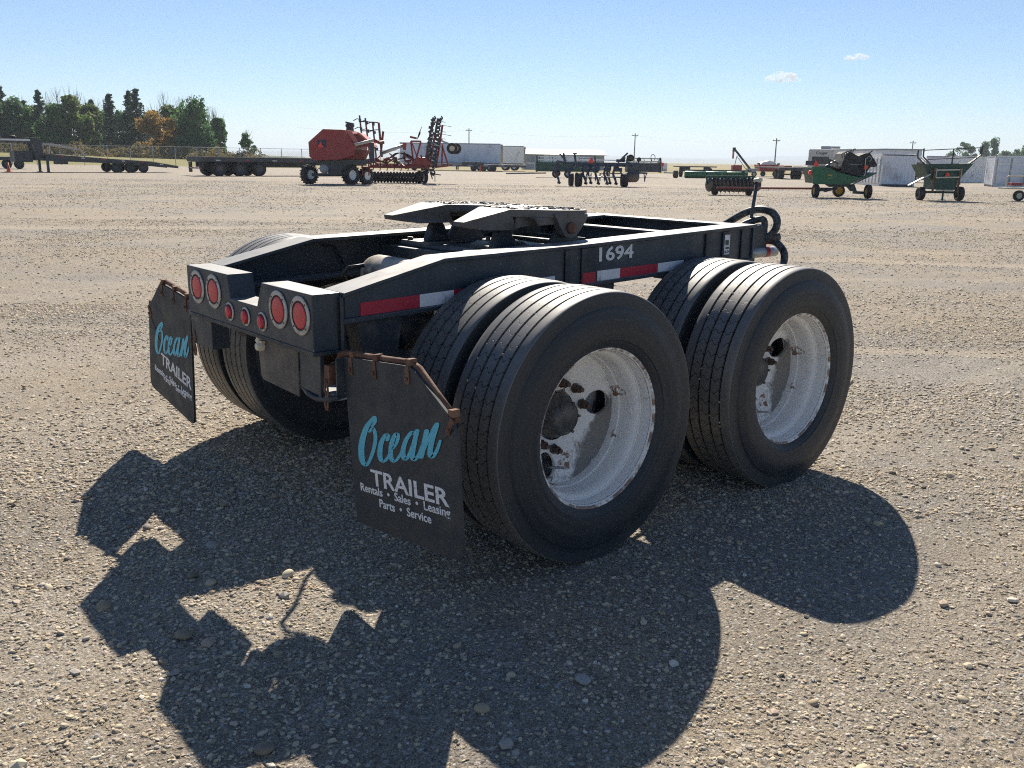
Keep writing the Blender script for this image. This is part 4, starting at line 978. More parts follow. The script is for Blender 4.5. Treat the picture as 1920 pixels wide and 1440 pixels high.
part(t, 'front_hopper', M['dkred'], lambda m: m.add([(.85, -.35, 2.72), (1.12, -.35, 2.72), (2.05, -.25, 2.02), (1.0, -.35, 2.06), (.85, 1.3, 2.72), (1.12, 1.3, 2.72), (2.05, 1.3, 2.02), (1.0, 1.3, 2.06)], [(0,1,2,3),(7,6,5,4),(0,4,5,1),(1,5,6,2),(2,6,7,3),(3,7,4,0)]), .01)
part(t, 'lower_hopper', M['dkred'], lambda m: m.add([(.12, -.4, 1.84), (1.55, -.4, 1.84), (1.32, -.3, 1.30), (.18, -.3, 1.32), (.12, 1.2, 1.84), (1.55, 1.2, 1.84), (1.32, 1.1, 1.30), (.18, 1.1, 1.32)], [(0,1,2,3),(7,6,5,4),(0,4,5,1),(1,5,6,2),(2,6,7,3),(3,7,4,0)]), .02)
part(t, 'fill_lid', M['dkgrey'], lambda m: (m.lathe([(2.88, .22), (3.05, .20), (3.12, .26), (3.2, .24), (3.28, .12), (3.28, 0)], 16, 'z', (.62, .3, 0))))
part(t, 'lid_vent', M['dkgrey'], lambda m: (m.box((.62, .3, 3.27), (.42, .42, .10), ry=.2)))
part(t, 'sign_board', M['navy'], lambda m: m.bx((-.98, -.775, 1.95), (-.52, -.755, 2.36)))
smv(t, (-.80, -.80, 1.95), .32)
part(t, 'chassis', M['dkgrey'], lambda m: (m.prism([(-.75, 1.28), (.15, 1.75), (.18, 1.3), (.35, .85), (.3, .55), (-.3, .5), (-.55, .62), (-.95, 1.0), (-1.15, 1.25)], 'y', -.45, .9), m.bx((-1.6, -.1, .42), (1.0, .12, .58)), m.bx((.1, -.42, 1.12), (1.6, .7, 1.32))))
part(t, 'fan_housing', M['grey'], lambda m: m.lathe([(-.56, .0), (-.56, .24), (-.40, .26), (-.40, 0)], 18, 'y', (-.72, 0, .82)))
part(t, 'auger_tube', M['alu'], lambda m: m.cyl((-.55, -.6, 1.74), (2.05, -.5, 2.38), .085, 12))
part(t, 'auger_tube', M['galv'], lambda m: m.cyl((2.25, .3, 1.66), (3.6, .3, 2.16), .09, 12))
part(t, 'auger_spout', M['red'], lambda m: (m.add([(3.5, .18, 2.28), (3.72, .18, 2.28), (3.72, .42, 2.28), (3.5, .42, 2.28), (3.55, .2, 1.9), (3.68, .2, 1.9), (3.68, .4, 1.9), (3.55, .4, 1.9)], [(0,1,2,3),(7,6,5,4),(0,4,5,1),(1,5,6,2),(2,6,7,3),(3,7,4,0)])))
part(t, 'spout', M['dkred'], lambda m: m.tube([(2.05, -.5, 2.38), (2.3, -.3, 2.26), (2.55, -.2, 2.28)], .09, 8))
part(t, 'post', M['navy'], lambda m: m.bx((1.78, -.3, 1.2), (2.0, -.1, 2.25)))
for x in (-1.62, .72): wheel_at(t, (x, -.15 if x < 0 else -.35, .52 if x > 0 else .5), .52 if x > 0 else .5, .42, M['white'], 'x' if x < 0 else 'x', .5, lugs=18).rotation_euler = (0, 0, rad(-38))
wheel_at(t, (1.42, .5, .46), .46, .34, M['white'], 'x', .5, lugs=16).rotation_euler = (0, 0, rad(-38))
part(t, 'ladder', M['dkred'], lambda m: (m.bar((1.35, -.3, .5), (1.35, -.3, 1.4), .05), m.bar((1.7, -.3, .5), (1.7, -.3, 1.4), .05), m.bar((1.35, -.3, .7), (1.7, -.3, .7), .04), m.bar((1.35, -.3, .95), (1.7, -.3, .95), .04), m.bar((1.35, -.3, 1.2), (1.7, -.3, 1.2), .04)))

# 4. red air drill folded behind the cart
t = yardthing('folded_air_drill', 'dark red folded air drill with upright shank wings and a row of packer wheels', 'farm machine', -7.35, 56.0)
for k in range(15):
    x = -1.25+k*.19
    o = part(t, 'packer_wheel', M['rubber'], lambda m: m.lathe([(-.035, .10), (-.045, .28), (0, .335), (.045, .28), (.035, .10)], 20, 'x'))
    o.location = (x, -.4, .335); o.rotation_euler = (0, 0, .5)
for x in (1.62, 1.92): wheel_at(t, (x, -.5, .37), .37, .18, M['galv'], 'x', .6).rotation_euler = (0, 0, .55)
part(t, 'main_frame', M['dkred'], lambda m: (m.bx((-1.4, -.3, .86), (1.9, -.18, 1.0)), m.bx((-1.4, .9, .92), (2.2, 1.02, 1.06)), m.bx((-1.4, 2.0, 1.0), (2.2, 2.12, 1.12)), m.bx((-1.3, -.3, .95), (-1.18, 2.1, 1.05)), m.bx((.2, -.3, .95), (.32, 2.1, 1.05)), m.bx((1.7, -.3, .95), (1.85, 2.1, 1.05))))
for k in range(8): part(t, 'shank', M['dkred'], lambda m: m.tube([(-1.2+k*.42, -.1, 1.2), (-1.15+k*.42, -.2, .95), (-1.2+k*.42, -.3, .7)], .03, 6))
part(t, 'hydraulic_hoses', M['hose'], lambda m: [m.tube(smooth([(-1.0+.06*k, .2, 1.2), (-.4+.1*k, .1, 1.35+.05*k), (.2+.05*k, .1, 1.75), (.9, .1, 1.55+.04*k), (1.5, .1, 1.15)]), .028, 6) for k in range(4)])['kind'] = 'stuff'
part(t, 'hinge_block', M['red'], lambda m: m.prism([(1.0, 1.0), (2.0, .9), (2.3, 1.15), (2.0, 1.5), (1.4, 1.55)], 'y', -.2, .3), .02)
def wing(m, x0, lean, h0, h1, n):
    for j, dx in enumerate((0, .36, .72)):
        m.bar((x0+dx, 0, h0), (x0+dx+lean, 0, h1-.25*abs(j-1)), .09, .09)
part(t, 'left_wing_frame', M['dkred'], lambda m: (m.bar((-1.78, .3, 1.2), (-2.02, .3, 3.9), .09), m.bar((-1.42, .3, 1.2), (-1.68, .3, 3.75), .09), m.bar((-1.05, .3, 1.2), (-1.25, .3, 3.55), .09), m.bar((-.72, .3, 1.5), (-.88, .3, 3.5), .12), m.bar((-.75, .3, 2.0), (-.62, .3, 3.0), .12), m.bar((-2.0, .3, 3.55), (-.9, .3, 3.5), .06), m.bar((-1.9, .3, 2.5), (-.8, .3, 2.45), .06), m.bar((-1.85, .3, 3.0), (-.8, .3, 3.1), .05)))
for k in range(12):
    i, j = k % 3, k//3; x = -1.95+i*.40+.06*j; z = 3.6-j*.48-.1*i
    part(t, 'wing_shank', M['dkgrey'], lambda m: (m.tube(smooth([(x, .25, z), (x-.18, .2, z+.10), (x-.42, .15, z-.02)], 4), .028, 6), m.box((x-.04, .25, z), (.14, .1, .16))))
part(t, 'right_wing_frame', M['red'], lambda m: (m.bar((1.85, .2, 1.0), (2.42, .2, 3.85), .12), m.bar((2.15, .2, .95), (2.68, .2, 3.8), .12), m.bar((2.55, .2, .9), (2.95, .2, 3.4), .12), m.bar((2.1, .2, 2.6), (2.95, .2, 2.55), .1), m.bar((1.2, .2, 1.1), (1.05, .2, 2.45), .1), m.bar((1.05, .2, 2.45), (1.65, .2, 2.45), .1), m.bar((1.65, .2, 2.45), (1.3, .2, 1.2), .1), m.bar((1.1, .2, 2.4), (1.5, .2, 1.3), .07), m.bar((2.95, .2, 2.3), (2.9, .2, 1.05), .1), m.bar((2.95, .2, 2.15), (3.3, .2, 1.05), .1), m.bar((2.5, .2, .95), (3.3, .2, 1.05), .1), m.bar((1.0, .2, 2.7), (1.4, .2, 2.62), .12)))
rnd = random.Random(5)
for k in range(30):
    j, i = k//2, k % 2; z = .55+j*.225; x = 2.0+.19*z*.75+i*.38+rnd.uniform(-.05, .05)-.15
    part(t, 'wing_shank', M['dkgrey'], lambda m: (m.tube(smooth([(x, .15, z), (x+.16, .05, z+.09), (x+.10, -.05, z+.2)], 3), .045, 6), m.box((x, .1, z), (.26, .14, .17), ry=rnd.uniform(-.6, .6))))
for k, z in enumerate((3.62, 3.42, 3.05, 2.9, 2.65)): part(t, 'tine', M['dkgrey'], lambda m: m.tube([(2.9, .1, z), (3.15+.35*(k % 2), 0, z-.06-.05*(k % 2))], .014, 5))
part(t, 'wing_cylinder', M['galv'], lambda m: (m.cyl((2.1, 0, 2.5), (2.9, 0, 2.15), .035, 8), m.bar((2.9, .1, 2.5), (3.4, .1, 2.3), .12)))
for y in (-.1, .35): wheel_at(t, (3.55+.2*(y > 0), y, 2.06), .33, .22, M['cream'], 'y', .5)
for k in range(26):
    x0 = rnd.uniform(-1.4, 1.9); z0 = rnd.uniform(.85, 1.5); x1 = x0+rnd.uniform(-.5, .5); z1 = z0+rnd.uniform(-.25, .4)
    part(t, 'linkage', M[rnd.choice(('dkred', 'dkred', 'red', 'dkgrey'))], lambda m: (m.bar((x0, rnd.uniform(-.3, .3), z0), (x1, rnd.uniform(-.3, .3), z1), rnd.uniform(.05, .11)), m.box((x0, 0, z0), (.16, .2, .14), ry=rnd.uniform(-.5, .5))))
for k in range(4): part(t, 'hose', M['hose'], lambda m: m.tube(smooth([(1.75-.05*k, 0, 3.3-.1*k), (1.55+.03*k, 0, 2.9), (1.45, 0, 2.55)], 4), .016, 5))
part(t, 'point', M['dkgrey'], lambda m: (m.tube([(2.2, 0, .7), (2.3, 0, .4), (2.35, 0, .25)], .035, 6)))
part(t, 'point', M['dkgrey'], lambda m: (m.tube([(2.5, 0, .7), (2.5, 0, .1)], .025, 6), m.bar((2.5, 0, .55), (2.85, 0, .5), .06)))

# 5. white semi-trailers and sheds in the middle distance
def van_trailer(name, label, lat, D, L, W_, h0, h1, turn, mat):
    t = yardthing(name, label, 'trailer', lat, D, turn)
    part(t, 'box_body', mat, lambda m: m.bx((-L, 0, h0), (0, W_, h1)), .03)
    for k in range(int(L/1.2)): part(t, 'side_post', mat, lambda m: m.bx((-L+.3+k*1.2, -.02, h0+.05), (-L+.36+k*1.2, -.003, h1-.08)))
    part(t, 'roof_rail', M['grey'], lambda m: m.bx((-L-.01, -.03, h1-.09), (.01, .0, h1+.02)))
    part(t, 'bottom_rail', M['grey'], lambda m: m.bx((-L, -.03, h0-.06), (0, .02, h0+.06)))
    for y in (0, 1): part(t, 'rear_door', M['cream'], lambda m: m.bx((.003, .05+y*(W_/2-.02), h0+.08), (.05, W_/2-.02+y*(W_/2-.03), h1-.1)), .01)
    for y in (.3, .8, 1.6, 2.1): part(t, 'lock_rod', M['galv'], lambda m: m.cyl((.07, y, h0+.1), (.07, y, h1-.15), .025, 6))
    for k in range(2):
        for y in (.2, W_-.2): wheel_at(t, (-1.3-k*1.25, y, .5), .5, .5, M['white'], 'y')
    part(t, 'landing_leg', M['dkgrey'], lambda m: (m.bx((-L+2.6, .5, 0), (-L+2.75, .65, h0)), m.bx((-L+2.6, W_-.65, 0), (-L+2.75, W_-.5, h0))))
    part(t, 'underframe', M['dkgrey'], lambda m: m.bx((-L+.3, .8, h0-.35), (-.2, 1.6, h0-.06)))
    return t
van_trailer('van_semi_trailer', 'long white van semi-trailer behind the red air drill', -1.9, 116.5, 12.8, 2.5, .95, 3.35, rad(-6), M['vanwhite'])
van_trailer('van_semi_trailer', 'second white van semi-trailer, its dull doors right of the first one', 1.1, 126.5, 12.0, 2.5, .95, 3.25, rad(-6), M['white'])
t = yardthing('low_deck_trailer', 'low black deck trailer parked along the front of the white semi-trailers', 'trailer', -2.9, 113.0, rad(-3))
part(t, 'deck', M['dkgrey'], lambda m: m.bx((-11.5, 0, .55), (4.2, 2.2, .85)), .02)
part(t, 'stake_rail', M['dkgrey'], lambda m: m.bx((-3.6, .02, .85), (-.9, .12, 1.12)), .01)
for k in range(7): part(t, 'deck_edge_plate', M['grey'], lambda m: m.bx((-10.5+k*1.9, -.012, .62), (-9.9+k*1.9, -.002, .78)))
for x in (-9.5, -8.3, -2.2, -1.0, .2): wheel_at(t, (x, .25, .4), .4, .28, M['dkgrey'], 'y')
part(t, 'end_panel', M['grey'], lambda m: m.bx((4.2, 0, .35), (5.2, 1.8, 1.1)), .02)
t = yardthing('storage_shed', 'long low grey metal shed in the distance, behind the blue chisel plough', 'building', 2.6, 152, rad(4))
part(t, 'wall', M['grey'], lambda m: m.bx((-1, 0, 0), (12.0, 8, 2.35)))
for k in range(13): part(t, 'wall_panel', M['vanwhite' if k < 9 and k > 2 else 'grey'], lambda m: m.bx((-.98+k, -.04, .02), (-.06+k, -.005, 2.3)))
part(t, 'roof', M['alu'], lambda m: m.prism([(-.4, 2.3), (4, 3.1), (8.4, 2.3), (8.4, 2.42), (4, 3.22), (-.4, 2.42)], 'x', -1.3, 12.3))

# 6. blue chisel plough
t = yardthing('chisel_plough', 'dark blue chisel plough with disc gangs and a red slow-vehicle triangle, in mid yard', 'farm machine', 5.05, 54.6)
part(t, 'tool_bar', M['navy'], lambda m: (m.bx((-2.1, .0, 1.24), (2.25, .12, 1.38)), m.bx((-1.7, 1.2, 1.15), (2.0, 1.32, 1.28)), m.bx((-1.7, 2.4, 1.15), (2.0, 2.52, 1.28)), m.bx((-1.5, 0, 1.14), (-1.38, 2.5, 1.24)), m.bx((1.5, 0, 1.14), (1.62, 2.5, 1.24)), m.bx((0, 0, 1.14), (.12, 2.5, 1.24))))
part(t, 'axle', M['galv'], lambda m: m.cyl((-1.3, .1, .55), (1.35, .1, .55), .04, 8))
for x in (-1.32, 1.38): wheel_at(t, (x, .0, .40), .40, .42, M['dkgrey'], 'x', .5)
for x in (-1.72,): wheel_at(t, (x, .6, .38), .38, .3, M['dkgrey'], 'x', .5)
smv(t, (-.62, -.05, 1.36), .34)
for k, (x, y) in enumerate(((-2.5, .6), (-1.75, .4), (-.95, 0), (-.2, .1), (.3, 0), (.85, .2), (-.55, 1.3), (.6, 1.3))):
    part(t, 'shank', M['navy'], lambda m: (m.box((x, y, 1.12), (.22, .2, .38)), m.tube(smooth([(x, y, 1.1), (x-.12, y, .75), (x+.02, y-.05, .4), (x+.08, y-.12, .14)], 4), [.075]*9+[.065]*3+[.05], 6), m.box((x+.06, y-.12, .18), (.20, .05, .14), ry=.3)))
for k in range(6):
    part(t, 'disc_blade', M['discsteel'], lambda m: m.lathe([(0, 0), (.03, .15), (.07, .26), (.085, .255), (.05, .14), (.02, 0)], 18, 'x', (-.85+k*.27, .9, .52)))
for k in range(3):
    o = part(t, 'disc_blade', M['discsteel'], lambda m: m.lathe([(0, 0), (.03, .18), (.07, .32), (.085, .315), (.05, .18), (.02, 0)], 20, 'y'))
    o.location = (1.78+k*.17, .1+.2*k, .58); o.rotation_euler = (0, 0, .5)
for k in range(4): part(t, 'spring_box', M['navy'], lambda m: (m.box((-1.0+k*.68, .1, .98), (.4, .16, .22)), m.bar((-1.1+k*.68, 0, 1.2), (-.85+k*.68, .1, .8), .07)))
part(t, 'left_wing', M['navy'], lambda m: (m.bar((-2.05, .3, 1.3), (-2.6, .3, 1.42), .12), m.bar((-2.6, .3, 1.42), (-2.75, .3, .9), .10), m.bar((-2.05, .3, 1.42), (-2.45, .3, 1.85), .09), m.bar((-2.15, .3, 1.4), (-2.22, .3, 1.9), .12), m.bar((-1.5, .3, 1.4), (-1.58, .3, 1.88), .12), m.box((-1.55, .3, 1.88), (.28, .1, .08)), m.bar((-2.4, .3, 1.1), (-1.6, .3, .9), .1)))
part(t, 'wing_marker', M['discsteel'], lambda m: m.lathe([(-.02, 0), (0, .18), (.02, 0)], 14, 'y', (-2.55, .2, .72)))
part(t, 'right_wing', M['navy'], lambda m: (m.bar((1.0, .3, 1.4), (1.55, .3, 1.95), .1), m.bar((1.25, .3, 1.45), (1.35, .3, 1.72), .2), m.box((1.15, .3, 1.5), (.5, .2, .16)), m.bar((1.55, .3, 1.8), (1.5, .3, 1.3), .08), m.bar((2.2, .3, 1.35), (2.25, .3, 1.65), .07), m.bar((1.5, .2, .95), (2.3, .2, .80), .14), m.bar((2.2, .2, .82), (2.75, .2, .80), .1), m.bar((2.55, .2, .8), (2.62, .2, .3), .05), m.bar((2.7, .2, .8), (2.6, .2, .35), .05)))
part(t, 'marker_disc', M['discsteel'], lambda m: m.lathe([(-.02, 0), (0, .21), (.02, 0)], 16, 'y', (1.72, .2, 1.66)))
part(t, 'marker_disc', M['discsteel'], lambda m: m.lathe([(-.02, 0), (0, .13), (.02, 0)], 14, 'y', (2.22, .2, 1.58)))

# 7. swather headers behind the plough
def header(name, label, lat, D, L, body, reel, turn=0.0, wheels=()):
    t = yardthing(name, label, 'farm machine', lat, D, turn)
    part(t, 'back_panel', body, lambda m: m.prism([(0, .55), (.9, .5), (1.2, .75), (.55, 1.25), (0, 1.3)], 'x', 0, L), .02)
    for z, y in ((1.5, .2), (1.75, .55), (1.35, .6)): part(t, 'reel_bat', reel, lambda m: m.bar((.05, y, z), (L-.05, y, z), .10, .10))
    for x in (.02, L-.12): part(t, 'end_shield', body, lambda m: m.prism([(-.1, .45), (1.3, .5), (1.4, .8), (.7, 1.85), (.3, 1.85), (-.1, 1.2)], 'x', x, x+.1))
    for k in range(5): part(t, 'reel_spider', M['dkgrey'], lambda m: (m.bar((.3+k*(L-.6)/4, .2, 1.5), (.3+k*(L-.6)/4, .55, 1.75), .05), m.bar((.3+k*(L-.6)/4, .6, 1.35), (.3+k*(L-.6)/4, .2, 1.5), .05)))
    for x in wheels: wheel_at(t, (x, -.2, .33), .33, .3, M['cream'], 'y', .5)
    part(t, 'drawbar', M['dkgrey'], lambda m: m.bar((-2.6, .3, .28), (.9, .2, .38), .10))
    return t
header('swather_header', 'dark green pull header with pale reel bats, left behind the blue chisel plough', 1.8, 80.5, 5.2, M['dkgreen'], M['white'], rad(2), (1.7, 2.75))
t = header('swather_header', 'dark header with one long white reel bat, right behind the blue chisel plough', 10.6, 88, 3.3, M['dkgrey'], M['cream'], rad(4), (.8,))
part(t, 'long_bat', M['white'], lambda m: m.bar((-6.4, .1, 1.62), (.0, .1, 1.52), .12, .10))
part(t, 'red_lamp', M['smv'], lambda m: m.box((3.3, -.2, 1.25), (.25, .1, .3)))
part(t, 'end_carrier', M['white'], lambda m: (m.bx((3.4, -.1, .6), (3.8, .3, 1.35)), m.bar((3.5, -.1, .5), (4.6, -.1, .45), .12)))
wheel_at(t, (4.65, -.1, .36), .36, .4, M['dkgrey'], 'x')
part(t, 'hoop', M['dkgrey'], lambda m: m.tube(smooth([(2.4, .2, 1.5), (2.25, .2, 1.9), (2.4, .2, 2.15), (2.65, .2, 1.95), (2.6, .2, 1.6)]), .03, 6))

# 8. flat wagon and green land roller
t = yardthing('hay_wagon', 'small dark flat wagon behind the green land roller', 'trailer', 17.6, 96)
part(t, 'deck', M['wood'], lambda m: m.bx((-.9, 0, .98), (3.2, 2.4, 1.10)), .01)
part(t, 'bunk', M['dkgrey'], lambda m: (m.bx((-.6, .2, .55), (.5, .4, .98)), m.bx((1.9, .2, .7), (2.6, .4, .98))))
for x in (-.45, 2.6): wheel_at(t, (x, .2, .45), .45, .3, M['dkgrey'], 'x')
t = yardthing('land_roller', 'green land roller drum lying across the yard behind the disc harrow', 'farm machine', 17.2, 89)
for k in range(3): part(t, 'roller_drum', M['green'], lambda m: m.lathe([(.0, 0), (.0, .30), (.05, .33), (1.95, .33), (2.0, .30), (2.0, 0)], 24, 'x', (-.95+k*2.05, .2*k, .33)), .0)
part(t, 'roller_frame', M['dkgreen'], lambda m: (m.bar((-.9, .6, .72), (5.6, .8, .74), .14), m.bar((.9, .6, .72), (.95, .2, .4), .1), m.bar((3, .6, .72), (3.1, .2, .4), .1)))

# 9. disc harrow
t = yardthing('disc_harrow', 'rusty disc harrow gang with a green bar on top, right of the dolly staff', 'farm machine', 10.15, 43.4)
for k in range(13):
    o = part(t, 'disc_blade', M['discsteel'], lambda m: m.lathe([(.0, 0), (.015, .12), (.05, .25), (.085, .325), (.093, .32), (.06, .25), (.025, .12), (.012, 0)], 22, 'x'))
    o.location = (-1.12+k*.185, .15*math.sin(k*.9)*.3, .46 if k < 10 else .50); o.rotation_euler = (0, 0, .42)
part(t, 'gang_shaft', M['dkgrey'], lambda m: m.cyl((-1.2, .02, .47), (1.25, .02, .5), .035, 8))
part(t, 'top_bar', M['dkgreen'], lambda m: m.bar((-1.22, .1, .84), (1.1, .1, .86), .09))
part(t, 'upper_bar', M['green'], lambda m: m.bar((-.35, .5, .98), (.62, .5, .98), .12))
for x in (-1.18, -.75, -.3, .15, .6, 1.08): part(t, 'hanger', M['dkgreen'], lambda m: m.bar((x, .1, .84), (x+.03, .02, .5), .06, .05))
part(t, 'mast', M['dkgreen'], lambda m: m.bx((.55, .4, .8), (.68, .55, 1.12)))
for x in (-.78, .80): wheel_at(t, (x, -.1, .25), .25, .24, M['dkgrey'], 'x')
for k in range(9): part(t, 'scraper_point', M['dkgrey'], lambda m: m.prism([(-.92+k*.21-.04, .26), (-.92+k*.21+.04, .26), (-.92+k*.21, .06)], 'y', -.05, -.02))

# 10. red machines in a far row
t = yardthing('grain_auger', 'small grain auger with raised spout, far behind the disc harrow', 'farm machine', 25.6, 104)
part(t, 'auger_tube', M['dkgrey'], lambda m: m.cyl((.9, 0, .55), (-1.2, 0, 2.95), .12, 10))
part(t, 'auger_head', M['dkgrey'], lambda m: m.bx((-1.42, -.15, 2.7), (-1.12, .15, 3.15)))
part(t, 'spout', M['salmon'], lambda m: m.bx((-1.42, -.1, 1.95), (-1.25, .1, 2.7)))
part(t, 'stay', M['dkgrey'], lambda m: (m.bar((-.9, 0, 2.3), (-1.15, 0, .9), .06), m.bar((-.9, 0, 2.2), (.2, 0, .8), .05)))
part(t, 'engine_bed', M['red'], lambda m: m.bx((-1.35, -.2, .55), (-.3, .6, 1.25)), .03)
part(t, 'hopper', M['grey'], lambda m: m.prism([(.2, .9), (1.5, .9), (1.2, .45), (.5, .45)], 'y', -.3, .3))
for x in (-1.1, 1.1): wheel_at(t, (x, -.2, .3), .3, .22, M['cream'], 'y')
t = yardthing('grain_wagon', 'red grain wagon with black corner caps in the far row of machines', 'farm machine', 29.6, 108)
part(t, 'box', M['red'], lambda m: m.prism([(-1.35, 1.35), (1.0, 1.35), (.8, .55), (-1.15, .55)], 'y', 0, 2.2), .02)
for x in (-1.35, .95): part(t, 'corner_cap', M['dkgrey'], lambda m: m.bx((x-.14, -.05, 1.35), (x+.14, .2, 1.52)))
part(t, 'tarp', M['vanwhite'], lambda m: m.prism([(-1.1, 1.36), (.8, 1.36), (.5, 1.66), (-.1, 1.78), (-.8, 1.62)], 'y', .2, 2.0))
part(t, 'side_panel', M['salmon'], lambda m: m.bx((1.05, -.05, .5), (1.8, .2, 1.15)))
for x in (-.8, .6): wheel_at(t, (x, 0, .3), .3, .25, M['dkgrey'], 'y')
t = yardthing('red_implement', 'red and white farm implement in the far row, left of the dark flat trailer', 'farm machine', 32.8, 109)
part(t, 'frame', M['red'], lambda m: (m.bx((1.0, 0, .3), (2.6, 1, .55)), m.bx((1.0, 0, .55), (1.2, .4, 1.0)), m.bx((2.3, 0, .3), (2.5, .2, 1.05))), .02)
part(t, 'panel', M['white'], lambda m: m.bx((-.2, -.05, .55), (.9, .2, 1.2)), .02)
part(t, 'box', M['dkred'], lambda m: m.bx((-1.2, .1, .75), (-.35, .9, 1.25)), .02)
part(t, 'bin', M['white'], lambda m: m.bx((-1.9, .1, .7), (-1.3, .8, 1.3)), .02)
wheel_at(t, (.0, -.1, .3), .3, .25, M['dkgrey'], 'y'); wheel_at(t, (1.8, -.1, .3), .3, .25, M['dkgrey'], 'y')
# 11. dark flat trailer seen end-on
t = yardthing('rear_flat_trailer', 'dark flat-deck trailer seen end-on with a row of wheels, left of the camper', 'trailer', 27.0, 91.0)
part(t, 'deck', M['wood'], lambda m: m.bx((-1.2, 0, 1.02), (1.25, 9, 1.14)), .01)
part(t, 'rear_sill', M['dkgrey'], lambda m: m.bx((-1.2, -.06, .82), (1.25, .0, 1.1)), .01)
for x in (-.98, -.68, .72, 1.02): wheel_at(t, (x, .6, .46), .46, .25, M['dkgrey'], 'x'); wheel_at(t, (x, 1.8, .46), .46, .25, M['dkgrey'], 'x')
part(t, 'axle', M['dkgrey'], lambda m: m.cyl((-1, .6, .46), (1, .6, .46), .07, 8))

# 12. fifth-wheel camper
t = yardthing('camper_trailer', 'cream fifth-wheel camper trailer with roof air conditioners, behind the green header cart', 'camper', 30.6, 97.5, rad(-30))
M['camper'] = paint('cream_camper_panel', (.60, .57, .52), .45, var=.04, wscale=.8)
# local x: across the back (0..2.5), y: along the length away
def camper_body(m):
    sec = [(.15, .55), (8.2, .55), (8.2, 1.7), (10.6, 1.75), (10.9, 2.3), (10.5, 2.95), (9.8, 3.22), (.15, 3.02), (0, 2.9), (0, .65)]
    m.prism(sec, 'x', 0, 2.5)
part(t, 'body', M['camper'], camper_body, .05)
part(t, 'rear_window', M['glass'], lambda m: m.bx((.4, -.02, 1.5), (2.1, .0, 2.25)), .02)
part(t, 'spare_rack', M['dkgrey'], lambda m: (m.bx((.3, -.5, .55), (2.2, -.02, .75))))
me, mn, mx = text_mesh('Cougar', .4, M['black'], bold=.004); obj('lettering', me, t, (.75, -.03, 2.48), (PI/2, 0, 0), (1.15/(mx[0]-mn[0]), 1, 1))
part(t, 'trim_stripe', M['grey'], lambda m: m.bx((-.012, .2, 1.25), (0, 8.2, 1.4)))
part(t, 'side_door', M['white'], lambda m: m.bx((-.03, 3.6, .8), (-.005, 4.4, 2.5)), .01)
part(t, 'side_window', M['glass'], lambda m: m.bx((-.025, 1.0, 1.6), (-.005, 2.3, 2.3)))
part(t, 'side_window', M['glass'], lambda m: m.bx((-.025, 5.2, 1.6), (-.005, 6.6, 2.3)))
part(t, 'side_window', M['glass'], lambda m: m.bx((-.025, 8.9, 2.1), (-.005, 9.9, 2.6)))
part(t, 'air_conditioner', M['grey'], lambda m: m.bx((.85, 1.6, 3.03), (1.75, 2.6, 3.35)), .06)
part(t, 'air_conditioner', M['grey'], lambda m: m.bx((.9, 6.6, 3.1), (1.7, 7.5, 3.42)), .06)
part(t, 'roof_dome', M['white'], lambda m: m.ball((.6, 8.4, 3.25), .24, sc=(1, 1, .7)))
for y in (2.6, 3.45): wheel_at(t, (.16, y-1.3, .38), .38, .24, M['grey'], 'x')
part(t, 'landing_leg', M['dkgrey'], lambda m: (m.bx((.2, 9.2, 0), (.3, 9.3, 1.7)), m.bx((2.2, 9.2, 0), (2.3, 9.3, 1.7))))

# 13. green header on a cart
t = yardthing('header_cart', 'green combine header with black pick-up and red triangle, on a small cart', 'farm machine', 14.9, 42.0)
def gp(m):
    # long end panel: blunt at the left, drawn out to a point at the right
    m.prism([(-1.62, 1.36), (-1.0, 1.36), (-.42, 1.13), (.55, .92), (1.35, 1.17), (.95, .98), (.40, .72), (.15, .62), (-.12, .60), (-1.50, .60)], 'y', -.35, -.28)
part(t, 'end_panel', M['green'], gp)
part(t, 'pan', M['dkgreen'], lambda m: m.prism([(-1.6, 1.34), (-1.0, 1.34), (-.42, 1.1), (.5, .90), (1.3, 1.15), (.9, .99), (.38, .74), (.1, .66), (-1.45, .64)], 'y', -.27, 1.0), .01)
part(t, 'lower_lip', M['dkgrey'], lambda m: m.bar((.28, -.33, .62), (1.30, -.33, 1.13), .05, .04))
part(t, 'pickup_housing', M['rubber'], lambda m: (m.prism([(-.32, 1.18), (-.22, 1.62), (-.1, 1.95), (.05, 2.06), (.30, 1.92), (.55, 1.80), (.95, 1.70), (.9, 1.1), (.55, .98)], 'y', -.25, 1.2)), .03)
part(t, 'pickup_reel', M['rubber'], lambda m: (m.prism([(.5, 1.85), (.8, 1.98), (1.0, 2.0), (1.25, 1.7), (1.4, 1.46), (1.3, 1.38), (1.1, 1.4), (.95, 1.15), (.7, 1.2)], 'y', -.1, 1.1), m.bar((.9, -.2, 1.98), (1.08, -.2, 2.1), .05)), .02)
part(t, 'reel_ring', M['alu'], lambda m: m.lathe([(-.02, .085), (.02, .085), (.02, .115), (-.02, .115)], 18, 'y', (.97, -.14, 1.74), close=True))
for k in range(6): part(t, 'pickup_finger', M['rubber'], lambda m: m.tube(smooth([(-.25+k*.09, -.2, 1.75+.05*k), (-.3+k*.1, -.25, 1.92+.045*k), (-.22+k*.1, -.3, 2.0+.03*k)], 3), .022, 5))
part(t, 'drive_bar', M['galv'], lambda m: m.cyl((.02, -.28, 1.50), (.62, -.28, 1.49), .018, 6))
part(t, 'side_strip', M['cream'], lambda m: m.tube(smooth([(.76, -.30, 1.78), (.77, -.30, 1.45), (.80, -.31, 1.1), (.68, -.33, .88)], 4), .018, 5))
part(t, 'marker_lamp', M['orange'], lambda m: m.bx((.72, -.35, 1.30), (.88, -.29, 1.45)), .01)
